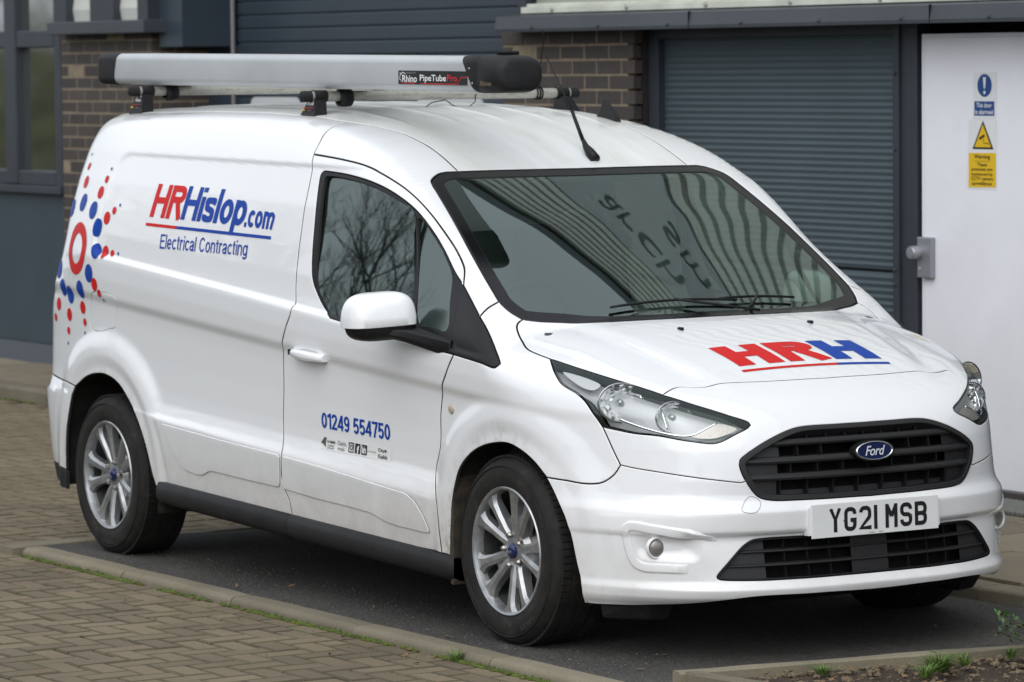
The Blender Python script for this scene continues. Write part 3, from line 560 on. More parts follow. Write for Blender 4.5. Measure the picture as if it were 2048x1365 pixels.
def edge_run(p0, d, perp, n_, L=.915, w=.055, h=.062):
    for k in range(n_):
        b = MB(); a = p0 + d * (k * L + .002); e = p0 + d * (k * L + L - .003); ws = .006
        prof = [(0, -.1), (0, h - ws), (ws, h), (w - ws, h), (w, h - ws), (w, -.1)]; V = []; ns = 7
        for i in range(ns + 1):
            q = a + (e - a) * (i / ns)
            for s_, z in prof: V.append(q + perp * (s_ + random.gauss(0, .0012)) + Vector((0, 0, z + random.gauss(0, .0012))) - Vector(bedp(0, 0)))
        m = len(prof); b.add(V, [(i * m + j, i * m + (j + 1) % m, (i + 1) * m + (j + 1) % m, (i + 1) * m + j) for i in range(ns) for j in range(m)] + [tuple(range(m)), tuple(ns * m + j for j in range(m))]); b.build('edging_stone', M_kerb, bed)
edge_run(BA, bu, Vector((bu.y, -bu.x, 0)), 3); edge_run(BA + bv * .055, bv, bu, 2)
# stones, grass and shrub in the bed
M_stone = stone('loose_stone', (.10, .072, .042), (.21, .16, .10), (.05, .04, .025), 0, 30)
pebs = MB(); rp = random.Random(11)
def pebble(mb, c, r):
    bm = bmesh.new(); bmesh.ops.create_icosphere(bm, subdivisions=1, radius=1); s = Vector((rp.uniform(.7, 1.4), rp.uniform(.7, 1.2), rp.uniform(.4, .8))) * r; rot = Matrix.Rotation(rp.uniform(0, 6), 3, 'Z')
    bm.verts.index_update(); mb.add([Vector(c) + rot @ Vector((v.co.x * s.x, v.co.y * s.y, v.co.z * s.z)) * rp.uniform(.8, 1.15) for v in bm.verts], [tuple(v.index for v in f.verts) for f in bm.faces]); bm.free()
for k in range(1300):
    u, v = rp.uniform(.06, 1.9), .06 + rp.random() ** 1.5 * 1.3; pebble(pebs, Vector(bedp(u, v, .03 + .03 * min(1, v))), rp.choice((.003, .004, .004, .006, .008, .014)) * rp.uniform(.7, 1.2))
tag(pebs.build('gravel', M_stone, None), 'tan stones and grit scattered on the soil of the planting bed', 'gravel', kind='stuff')
def blades(c, n_, h, spread, mb, wd=.0022):
    for k in range(n_):
        a = rp.uniform(0, 6.28); d = Vector((math.cos(a), math.sin(a), 0)); p = Vector(c) + d * rp.uniform(0, spread * .3); t_ = Vector((-d.y, d.x, 0)) * wd; hh = h * rp.uniform(.5, 1); l = spread * rp.uniform(.2, 1.2)
        p1 = p + d * l * .35 + Vector((0, 0, hh * .6)); p2 = p + d * l + Vector((0, 0, hh)); mb.add([p - t_, p + t_, p1 + t_ * .8, p1 - t_ * .8, p2], [(0, 1, 2, 3), (3, 2, 4)])
M_grass = flat('grass', (.085, .15, .022), .6, var=.35, vscale=30); M_moss = flat('moss', (.065, .085, .010), .95, var=.5, vscale=25, bmp=.9, bscale=300)
M_leaf = flat('shrub_leaf', (.045, .10, .022), .45, var=.45, vscale=18); M_twig = flat('twig', (.09, .065, .045), .9)
for k, (u, v, n_, h, s_, lab) in enumerate(((.40, .16, 60, .035, .06, 'small grass tuft near the corner of the planting bed'), (.70, .30, 170, .065, .095, 'largest bright green grass tuft in the planting bed'), (.86, .22, 40, .05, .05, 'thin grass tuft beside the large one in the bed'), (1.10, .14, 40, .045, .04, 'low green tuft by the edging stone right of the large tuft'), (1.16, .30, 60, .05, .07, 'spreading green weed near the shrub'), (.55, .42, 60, .05, .06, 'grass tuft at the bottom edge of the picture'))):
    g = MB(); blades(bedp(u, v, .035 + .03 * min(1, v)), n_, h, s_, g); tag(g.build('grass_tuft', M_grass), lab, 'grass tuft', 'grass tufts in the bed')
shrub = tag(empty('low_shrub', bedp(1.31, .14, .03)), 'small leafy green shrub at the right edge of the planting bed', 'shrub'); lv = MB(); tw_ = MB()
for k in range(44):
    a = rp.uniform(0, 6.28); el = rp.uniform(.3, 1.3); L = rp.uniform(.12, .30); d = Vector((math.cos(a) * math.cos(el), math.sin(a) * math.cos(el), math.sin(el))); p0 = Vector((rp.gauss(0, .03), rp.gauss(0, .03), 0)); tw_.tube([p0, p0 + d * L * .5 + Vector((0, 0, .01)), p0 + d * L], [.003, .002, .001], 5)
    for q in range(34):
        c = p0 + d * L * rp.uniform(.3, 1.05) + Vector((rp.gauss(0, .014), rp.gauss(0, .014), rp.gauss(0, .014))); ax = Vector((rp.gauss(0, 1), rp.gauss(0, 1), rp.gauss(.4, .6))).normalized(); bx = ax.cross(Vector((0, 0, 1))).normalized(); s_ = rp.uniform(.008, .014)
        lv.add([c, c + ax * s_ + bx * s_ * .55, c + ax * 2 * s_, c + ax * s_ - bx * s_ * .55], [(0, 1, 2, 3)])
tw_.build('stems', M_twig, shrub); lv.build('foliage', M_leaf, shrub)
lf = MB()
for k in range(170):
    if k < 110: c = Vector(bedp(rp.uniform(.08, 1.7), .07 + rp.random() ** 1.3 * .8, .045))
    elif k < 150: c = Vector((rp.uniform(-3.3, 1.0), -1.115 - rp.random() ** 2 * .8, ZR + .006))
    else: c = Vector((rp.uniform(-3.2, 1.0), rp.uniform(-1.0, -.6), .006))
    s_ = rp.uniform(.008, .020); a = rp.uniform(0, 6.28); u_ = Vector((math.cos(a), math.sin(a), rp.uniform(-.2, .3))) * s_; w_3 = Vector((-math.sin(a), math.cos(a), rp.uniform(-.3, .3))) * s_ * .45
    lf.add([c - u_, c + w_3, c + u_ + Vector((0, 0, .004)), c - w_3], [(0, 1, 2, 3)])
tag(lf.build('dead_leaves', flat('dead_leaf', (.16, .095, .045), .8, var=.5, vscale=20)), 'dry brown leaf scraps on the bed, kerb and paving', 'leaves', kind='stuff')
# moss along the kerb foot
mo = MB(); mg = MB()
def moss_line(n_, fx, fy, z):
    for k in range(n_):
        t_ = rp.random(); x_ = fx(t_); dens = math.sin(x_ * 9.1) + math.sin(x_ * 23.7 + 1.3) * .7 + math.sin(x_ * 4.1)
        if dens < rp.uniform(-1.5, .8): continue
        bm = bmesh.new(); bmesh.ops.create_icosphere(bm, subdivisions=1, radius=1); r_ = rp.uniform(.004, .011); bm.verts.index_update(); c = Vector((x_, fy(t_) + abs(rp.gauss(0, .008)) * -1, z))
        mo.add([c + Vector((v.co.x * r_ * 1.7, v.co.y * r_, v.co.z * r_ * .75)) for v in bm.verts], [tuple(v.index for v in f.verts) for f in bm.faces]); bm.free()
        if rp.random() < .12: blades(c, 3, .018, .012, mg, .0012)
moss_line(3200, lambda t_: -3.4 + 4.6 * t_, lambda t_: -1.106, ZR + .001); moss_line(700, lambda t_: -16 + 8 * t_, lambda t_: 2.012, ZR + .003)
tag(mo.build('kerb_moss', M_moss, None, True), 'green moss growing along the foot of the kerbs', 'moss', kind='stuff'); tag(mg.build('kerb_grass', M_grass), 'short grass blades growing out of the kerb moss', 'grass', kind='stuff')
g = MB(); blades((.06, -1.12, ZR), 45, .05, .05, g); tag(g.build('grass_tuft', M_grass), 'lone grass tuft at the foot of the near kerb', 'grass tuft')
grit = MB()
for k in range(1300):
    if rp.random() < .6: x_, y_, z_ = rp.uniform(-3.4, 1.0), rp.uniform(-1.0, -.55) if rp.random() < .7 else rp.uniform(-1, 1), .001
    else: x_, y_, z_ = rp.uniform(-5, .8), -1.16 - rp.random() ** 2 * 1.2, ZR
    pebble(grit, (x_, y_, z_), rp.choice((.0018, .0025, .0035)) * rp.uniform(.7, 1.3) + (.003 if rp.random() < .015 else 0))
tag(grit.build('loose_grit', flat('grit', (.12, .105, .085), .9, var=.5, vscale=30)), 'loose grit lying on the asphalt and the paving', 'grit', kind='stuff')
# ================================================================== BUILDING
YW = 2.90
bld = tag(empty('building', (-6, YW, .05)), 'dark grey industrial unit with brick piers, shutter and pale cladding behind the van', 'building')
def W(mb, name, mat, parent=bld, **kw):
    o = mb.build(name, mat, None, **kw); o.parent = parent; o.matrix_parent_inverse = Matrix.Translation((-6, YW, .05)).inverted() if parent is bld else parent.matrix_parent_inverse; return o
M_frame = flat('grey_frame', (.030, .037, .047), .45, var=.12, vscale=3); M_flash = flat('grey_flashing', (.045, .052, .062), .45, var=.12, vscale=2); M_louv = flat('ribbed_panel', (.052, .076, .090), .5, var=.08, vscale=2); M_garage = flat('garage_blue', (.030, .043, .060), .42, var=.08, vscale=2); M_slate = flat('slate_panel', (.032, .050, .064), .5, var=.1, vscale=2)
M_door = flat('door_white', (.80, .80, .85), .4, var=.04, vscale=3); M_clad = flat('pale_cladding', (.56, .57, .53), .45, var=.07, vscale=1.2); M_mort = flat('mortar', (.23, .185, .13), .95, var=.2, vscale=20, bmp=.6, bscale=150); M_galv2 = flat('fixing', (.45, .45, .42), .5, .5)
def brickmat():
    m, t, b = nodes('dark_brick'); oi = N(t, 'ShaderNodeObjectInfo'); ge = N(t, 'ShaderNodeNewGeometry'); n = noise(t, ge.outputs['Position'], 30, 5, .7)
    c = ramp(t, oi.outputs['Random'], [(0, (.034, .028, .026)), (.5, (.052, .044, .040)), (1, (.080, .062, .052))]); c = mixc(t, .45, c, ramp(t, n, [(.3, (.03, .025, .023)), (.7, (.085, .072, .064))])); t.links.new(c, b.inputs['Base Color']); b.inputs['Roughness'].default_value = .75; bump(t, b, noise(t, ge.outputs['Position'], 160, 3), .5, .003); return m
M_brick = brickmat()
bm_cache = {}
def brick_mesh(l):
    k = round(l, 3)
    if k not in bm_cache:
        o = MB().box((0, 0, 0), (l, .05, .065), None, .003).build('brick', M_brick); bm_cache[k] = o.data; bpy.data.objects.remove(o)
    return bm_cache[k]
def brickwork(x0, x1, y, z0, z1, parent, face='y', far=None):
    """running bond; face 'y' looks to -y, face 'x' looks to +x (x0 is the plane, y..far the run)"""
    r_ = 0; z = z0
    while z < z1 - .03:
        a0, a1 = (x0, x1) if face == 'y' else (y, far); s = a0 - (.1125 if r_ % 2 else 0)
        while s < a1 - .02:
            e = min(s + .215, a1); b0 = max(s, a0)
            if e - b0 > .03:
                o = bpy.data.objects.new('brick', brick_mesh(e - b0)); COL.objects.link(o)
                if face == 'y': o.location = Vector((b0, y + random.gauss(0, .0012), z)) - Vector((-6, YW, .05))
                else: o.location = Vector((x0 + random.gauss(0, .0012), b0, z)) - Vector((-6, YW, .05)); o.rotation_euler = (0, 0, R(90))
                o.parent = parent
            s += .225
        z += .075; r_ += 1
W(MB().box((-6.125, YW + .002, .03), (-4.955, YW + .11, 2.13)), 'brick_pier', M_mort); W(MB().box((-11.445, YW + .002, .03), (-10.172, YW + .50, 2.18)), 'brick_pier', M_mort)
brickwork(-6.13, -4.89, YW, 1.155, 2.14, bld); brickwork(-11.45, -10.17, YW, .63, 2.18, bld); brickwork(-10.17, 0, YW + .055, .93, 2.18, bld, 'x', YW + .45)
o = bpy.data.objects['brick_pier']
low = MB()
for (a0, a1, z0, z1) in ((-6.13, -4.89, .03, 1.14), (-11.45, -10.17, .03, .62)):
    z = z0; r_ = 0
    while z < z1:
        s = a0 - (.1125 if r_ % 2 else 0)
        while s < a1 - .02:
            e = min(s + .215, a1); b0 = max(s, a0)
            if e - b0 > .03: low.box((b0, YW, z), (e, YW + .05, z + .065))
            s += .225
        z += .075; r_ += 1
o = W(low, 'bricks', M_brick); o['kind'] = 'stuff'
o = W(MB().box((-4.953, YW + .056, .05), (-4.893, YW + .13, 2.13)), 'brick_return', flat('shaded_brick', (.022, .019, .018), .8, var=.3, vscale=15))  # return coloured darker than the pier face, its shade put into the tone
# ribbed bay
YL = YW + .10
W(MB().box((-4.885, YL - .02, .05), (-4.80, YL + .06, 2.13)).box((-2.905, YL - .03, .05), (-2.86, YL + .06, 2.13)).box((-4.80, YL - .02, 2.075), (-2.905, YL + .06, 2.13)), 'bay_frame', M_frame, bevel=.003)
W(MB().box((-2.86, YL - .015, .05), (-2.745, YL + .06, 2.13)), 'mullion', M_frame, bevel=.003)
def ribbed(x0, x1, z0, z1, pitch, dep, y, name):
    V = []; n_ = int((z1 - z0) / pitch); st = []
    for k in range(n_):
        for a, d_ in ((0, 0), (.25, .15), (.42, .85), (.55, 1), (.72, .85), (.88, .15)): st.append((z0 + (k + a) * pitch, d_ * dep))
    st.append((z1, 0))
    for z, d_ in st: V += [(x0, y - d_, z), (x1, y - d_, z)]
    return W(MB().add(V, [(2 * i, 2 * i + 1, 2 * i + 3, 2 * i + 2) for i in range(len(st) - 1)]), name, M_louv, smooth=True)
ribbed(-4.80, -2.905, 1.012, 2.075, .0302, .004, YL + .02, 'ribbed_panel'); ribbed(-4.80, -2.905, .08, .998, .0302, .004, YL + .02, 'ribbed_panel'); W(MB().box((-4.80, YL + .022, .99), (-2.905, YL + .05, 1.02)), 'panel_joint', M_black)
for z in (.95, 1.015, 1.56, 1.9): W(MB().lathe([(0, .008), (.008, .006), (.010, 0)], 10, Matrix.Translation((-2.885, YL - .03, z)) @ Matrix.Rotation(R(90), 4, 'X')), 'fixing', M_frame)
# white door
door = W(MB().box((-2.722, YL - .005, .075), (-1.72, YL + .04, 2.075)), 'door_frame', M_door, bevel=.003)
leaf = W(MB().box((-2.690, YL - .014, .085), (-1.76, YL - .004, 2.058)), 'door', M_door, bevel=.003); W(MB().box((-2.745, YL - .03, .05), (-1.70, YL + .04, .078)), 'threshold', flat('threshold_dark', (.06, .055, .05), .7)); W(MB().box((-1.72, YL - .02, .05), (5, YL + .06, 2.13)), 'end_panel', M_frame)
def onb(mb, name, mat, **kw):
    o = mb.build(name, mat, None, **kw); o.parent = leaf; return o
yd = YL - .014
lk = MB(); lk.box((-2.712, yd - .028, .99), (-2.612, yd, 1.172), None, .006); W(lk, 'door_lock', flat('lock_grey', (.30, .31, .34), .4, .5)); W(MB().lathe([(0, .055), (.026, .053), (.031, .046), (.031, .0)], 24, Matrix.Translation((-2.698, yd - .025, 1.103)) @ Matrix.Rotation(R(90), 4, 'X')), 'door_knob', flat('knob_grey', (.36, .37, .40), .35, .6), sharp=40); W(MB().lathe([(0, .006), (.007, .005), (.009, 0)], 12, Matrix.Translation((-2.69, yd - .027, 1.03)) @ Matrix.Rotation(R(90), 4, 'X')), 'lock_screw', M_galv2)
# lintel flashing and cladding above
lint = MB(); V = []
lp = [(YL + .06, 2.13), (YW - .150, 2.118), (YW - .152, 2.135), (YW - .142, 2.198), (YW - .05, 2.215), (YW + .08, 2.215), (YW + .08, 2.13)]
for x_ in (-5.955, 6.0): V += [(x_, y_, z_) for y_, z_ in lp]
m_ = len(lp); W(lint.add(V, [(j, (j + 1) % m_, m_ + (j + 1) % m_, m_ + j) for j in range(m_)] + [tuple(range(m_)), tuple(range(m_, 2 * m_))]), 'lintel', M_flash, bevel=.003)
for x_ in np.arange(-5.6, 3, .61): W(MB().lathe([(0, .009), (.009, .007), (.011, 0)], 10, Matrix.Translation((float(x_), YW - .151, 2.142)) @ Matrix.Rotation(R(90), 4, 'X')), 'fixing', M_flash)
for x_ in (-4.2, -2.35): W(MB().box((x_, YW - .1535, 2.122), (x_ + .003, YW - .140, 2.20)), 'lintel_joint', M_black)
W(MB().box((-5.80, YW - .09, 2.212), (6, YW + .02, 2.245)).box((-5.80, YW - .06, 2.245), (6, YW + .02, 2.262)), 'cladding_sill', flat('pale_sill', (.50, .52, .45), .6, var=.2, vscale=4), bevel=.004)
for x_ in np.arange(-5.5, 3, .68): W(MB().lathe([(0, .008), (.012, .006), (.014, 0)], 10, Matrix.Translation((float(x_), YW - .092, 2.232)) @ Matrix.Rotation(R(90), 4, 'X')), 'fixing', M_galv2)
def cladding(x0, x1, z0, z1, y, name='cladding'):
    st = []; z_ = z0; p = .17
    while z_ < z1:
        for a, d_ in ((0, 0), (.040, 0), (.047, .045), (.155, .045), (.163, 0)): st.append((z_ + a, d_))
        z_ += p
    V = []
    for a, d_ in st: V += [(x0, y - d_, a), (x1, y - d_, a)]
    return W(MB().add(V, [(2 * i, 2 * i + 1, 2 * i + 3, 2 * i + 2) for i in range(len(st) - 1)]), name, M_clad)
HB = 6.9
cladding(-5.8, 9.0, 2.255, 4.32, YW + .0); cladding(-5.8, 9.0, 5.62, HB, YW + .0); cladding(-30, -5.8, 3.4, HB, YW + .0); W(MB().box((-5.8, YW - .05, 4.32), (9.0, YW + .02, 5.62)), 'sign_band', flat('sign_band_grey', (.40, .43, .44), .5, var=.05, vscale=1))
W(MB().box((-30, YW - .12, HB), (9, YW + 6, HB + .25)), 'parapet', M_flash); W(MB().box((-30, YW + .52, .03), (9, YW + .60, HB)), 'back_wall', M_frame)
W(MB().box((-5.86, YW - .07, 2.215), (-5.79, YW + .3, 3.4)), 'corner_flashing', M_frame)
# garage door between the piers
YG = YW + .40; gz = [(0, 0), (.012, .008), (.070, .008), (.080, 0)]
def gsec(z0, n_, name):
    V = []; st = []
    for k in range(n_):
        for a, d_ in gz: st.append((z0 + k * .0815 + a, d_))
    st.append((z0 + n_ * .0815 - .006, 0)); st.append((z0 + n_ * .0815 - .006, -.01))
    for z, d_ in st: V += [(-9.80, YG - d_, z), (-6.1, YG - d_, z)]
    return W(MB().add(V, [(2 * i, 2 * i + 1, 2 * i + 3, 2 * i + 2) for i in range(len(st) - 1)]), name, M_garage)
z = 0.075 + .0
k = 0
for z in np.arange(.05 - .0, 3.3, .489): gsec(float(z) + .01, 6, 'garage_door_section')
W(MB().box((-9.85, YG + .012, .03), (-6.0, YG + .05, 3.4)), 'garage_seal', M_black)
def rrect(x0, z0, x1, z1, r_, y0, y1):
    o = []
    for cx, cz, a0 in ((x1 - r_, z1 - r_, 0), (x0 + r_, z1 - r_, 90), (x0 + r_, z0 + r_, 180), (x1 - r_, z0 + r_, 270)):
        for i in range(6): a = R(a0 + 18 * i); o.append((cx + r_ * math.cos(a), cz + r_ * math.sin(a)))
    return MB().prism(o, 0, y1 - y0, Matrix.Translation((0, y1, 0)) @ Matrix.Rotation(R(90), 4, 'X'))
for x0, x1 in ((-9.62, -9.02), (-7.66, -6.95)): W(rrect(x0, 1.52, x1, 1.775, .06, YG - .022, YG - .006), 'garage_window', flat('acrylic_reflection', (.55, .57, .58), .25, coat=.5))  # white reflection in the acrylic panes painted as their base colour
W(MB().box((-10.17, YG - .02, .03), (-9.80, YG + .02, 3.4)), 'jamb_panel', M_garage, bevel=.004); W(MB().box((-10.17, YG - .10, 1.985 + .1), (-9.86, YG - .02, 3.4)), 'jamb_cover', M_garage, bevel=.004); W(MB().tube([(-9.80, YG - .04, .05), (-9.80, YG - .04, 3.4)], .014, 10), 'conduit', flat('conduit_grey', (.16, .15, .155), .5), smooth=True)
# left bay: sill over the pier, windows and slate panel
W(MB().box((-11.38, YW - .13, 2.165), (-10.02, YW + .5, 2.245)), 'pier_sill', M_flash, bevel=.006)
for x0, x1 in ((-11.40, -11.24), (-10.90, -10.57), (-10.24, -10.10)): W(MB().box((x0, YW - .06, 2.245), (x1, YW + .1, 3.4)), 'sill_post', M_frame, bevel=.004)
for x0, x1 in ((-11.24, -10.90), (-10.57, -10.24)):
    V = []
    for k in range(8): V += [(x0, YW - .0 - .012 * (k % 2), 2.245 + k * .075), (x1, YW - .0 - .012 * (k % 2), 2.245 + k * .075)]
    W(MB().add(V, [(2 * i, 2 * i + 1, 2 * i + 3, 2 * i + 2) for i in range(7)]), 'white_infill', M_clad)
W(MB().box((-10.10, YW + .02, 2.08), (-9.80, YG, 3.4)), 'head_panel', M_garage)
YB = YW + .05
W(MB().box((-11.56, YB - .05, 1.20), (-11.46, YB + .05, 3.3)), 'window_frame', M_frame, bevel=.008); W(MB().box((-12.30, YB - .058, 1.21), (-12.13, YB + .05, 3.3)), 'window_mullion', M_frame, bevel=.008)
for z0_, z1_ in ((2.09, 2.20), (1.205, 1.30)):
    W(MB().box((-14.0, YB - .05, z0_), (-12.302, YB + .05, z1_)), 'window_rail', M_frame, bevel=.008); W(MB().box((-12.128, YB - .05, z0_), (-11.562, YB + .05, z1_)), 'window_rail', M_frame, bevel=.008)
for x0, x1, z0, z1 in ((-12.13, -11.56, 1.30, 2.09), (-12.13, -11.56, 2.20, 3.3), (-14, -12.30, 1.30, 2.09), (-14, -12.30, 2.20, 3.3)): W(MB().box((x0, YB - .002, z0 - .01), (x1, YB + .004, z1 + .01)), 'window_pane', M_winglass)
W(MB().box((-15, YB - .07, 1.155), (-11.455, YB + .05, 1.205)), 'window_sill', M_frame, bevel=.005); W(MB().box((-16, YB - .02, .185), (-11.46, YB + .02, 1.155)), 'slate_panel', M_slate, bevel=.003); W(MB().box((-16, YB - .03, .05), (-11.46, YB + .015, .182)), 'plinth', flat('plinth_grey', (.08, .09, .11), .8))
# ---------------- notices on the door
y_sign = yd - .0015
def notice(name, label):
    return tag(empty(name, (-2.28, y_sign, 1.6)), label, 'sign')
def flatpoly(pts, y, mat, name, par): o = pyobj(name, [(a + 2.28, y - y_sign, b - 1.6) for a, b in pts], [tuple(range(len(pts)))], mat, par); return o
M_sblue = flat('sign_blue', (.01, .06, .22), .4); M_syel = flat('sign_yellow', (.72, .46, .01), .4); M_swhite = flat('sign_white', (.72, .73, .74), .4)
# ================================================================== THE VAN
def snap(P, it=4):
    P = np.array(P, float)
    for _ in range(it):
        h = 1e-3; f = SDF(P); g = np.stack([(SDF(P + np.eye(3)[i] * h) - SDF(P - np.eye(3)[i] * h)) / (2 * h) for i in range(3)], 1)
        P = P - (f / (np.sum(g * g, 1) + 1e-9))[:, None] * g
    return P
def catmull(P, step=.01, closed=False):
    P = np.array(P, float); n = len(P)
    if n == 2 and not closed:
        k = max(1, int(np.linalg.norm(P[1] - P[0]) / step)); return P[0] + (P[1] - P[0]) * np.linspace(0, 1, k + 1)[:, None]
    Q = np.vstack([P[-1], P, P[0], P[1]]) if closed else np.vstack([2 * P[0] - P[1], P, 2 * P[-1] - P[-2]])
    out = []
    for i in range(n if closed else n - 1):
        p0, p1, p2, p3 = Q[i:i + 4]
        d = [max(np.linalg.norm(b - a), 1e-6) ** .5 for a, b in ((p0, p1), (p1, p2), (p2, p3))]
        t0 = 0; t1 = d[0]; t2 = t1 + d[1]; t3 = t2 + d[2]
        k = max(1, int(np.linalg.norm(p2 - p1) / step)); t = (t1 + (t2 - t1) * np.arange(k) / k)[:, None]
        a1 = (t1 - t) / (t1 - t0) * p0 + (t - t0) / (t1 - t0) * p1; a2 = (t2 - t) / (t2 - t1) * p1 + (t - t1) / (t2 - t1) * p2; a3 = (t3 - t) / (t3 - t2) * p2 + (t - t2) / (t3 - t2) * p3
        b1 = (t2 - t) / (t2 - t0) * a1 + (t - t0) / (t2 - t0) * a2; b2 = (t3 - t) / (t3 - t1) * a2 + (t - t1) / (t3 - t1) * a3
        out.append((t2 - t) / (t2 - t1) * b1 + (t - t1) / (t2 - t1) * b2)
    o = np.vstack(out)
    return o if closed else np.vstack([o, P[-1]])
SEG = {k: snap(catmull(v)) for k, v in CURVES.items() if len(v) > 1}
def chain(*names):
    """closed loop out of seams; '-name' runs backwards"""
    out = []
    for n in names:
        s = SEG[n[1:]][::-1] if n[0] == '-' else SEG[n]
        out.append(s[:-1])
    return np.vstack(out)
def mirror_loop(half):
    """half runs from y=0 round to y=0; returns the full symmetric loop"""
    h = half.copy(); h[0, 1] = 0; h[-1, 1] = 0
    b = h[1:-1][::-1].copy(); b[:, 1] *= -1
    return np.vstack([h, b])
def area2(q): x, y = q[:, 0], q[:, 1]; return .5 * np.sum(x * np.roll(y, -1) - np.roll(x, -1) * y)
def inpoly(pts, poly):
    x, y = pts[:, 0], pts[:, 1]; c = np.zeros(len(pts), bool); x0, y0 = poly[:, 0], poly[:, 1]; x1, y1 = np.roll(x0, -1), np.roll(y0, -1)
    for i in range(len(poly)):
        if y0[i] == y1[i]: continue
        m = ((y0[i] > y) != (y1[i] > y)); m[m] &= x[m] < (x1[i] - x0[i]) * (y[m] - y0[i]) / (y1[i] - y0[i]) + x0[i]; c ^= m
    return c
def triangulate(loops, h, sc):
    """2d loops (first outer, rest holes) -> vertices, triangles; interior filled with a grid of spacing h"""
    L = [q * sc for q in loops]; allp = np.vstack(L); lo, hi = allp.min(0), allp.max(0)
    gx, gy = np.meshgrid(np.arange(lo[0] + h * .5, hi[0], h), np.arange(lo[1] + h * .5, hi[1], h)); G = np.stack([gx.ravel(), gy.ravel()], 1)
    m = inpoly(G, L[0])
    for q in L[1:]: m &= ~inpoly(G, q)
    G = G[m]
    # drop grid points that crowd the edge: bucket test
    cell = {}
    for p in allp: cell.setdefault((int(p[0] // h), int(p[1] // h)), []).append(p)
    keep = np.ones(len(G), bool); ix = (G // h).astype(int)
    for n, (i, j) in enumerate(ix):
        for a in (-1, 0, 1):
            for b in (-1, 0, 1):
                for p in cell.get((i + a, j + b), ()):
                    if (p[0] - G[n, 0]) ** 2 + (p[1] - G[n, 1]) ** 2 < (.55 * h) ** 2: keep[n] = False
    G = G[keep]; V = np.vstack([allp, G]); E = []; s = 0
    for q in L: E += [(s + i, s + (i + 1) % len(q)) for i in range(len(q))]; s += len(q)
    vs, es, fs, ov, oe, of = delaunay_2d_cdt([Vector(p) for p in V], E, [], 0, 1e-9, True)
    vs = np.array([tuple(v) for v in vs]); T = np.array([f for f in fs if len(f) == 3], int)
    c = vs[T].mean(1); m = inpoly(c, L[0])
    for q in L[1:]: m &= ~inpoly(c, q)
    T = T[m]
    # map output vertex -> input index for loop vertices
    src = [o[0] if len(o) else -1 for o in ov]
    return vs / sc, T, src, len(allp)
def resample(P, step):
    Q = np.vstack([P, P[:1]]); d = np.r_[0, np.cumsum(np.linalg.norm(np.diff(Q, axis=0), axis=1))]; n = max(8, int(d[-1] / step)); t = np.linspace(0, d[-1], n + 1)[:-1]
    return np.stack([np.interp(t, d, Q[:, i]) for i in range(3)], 1)
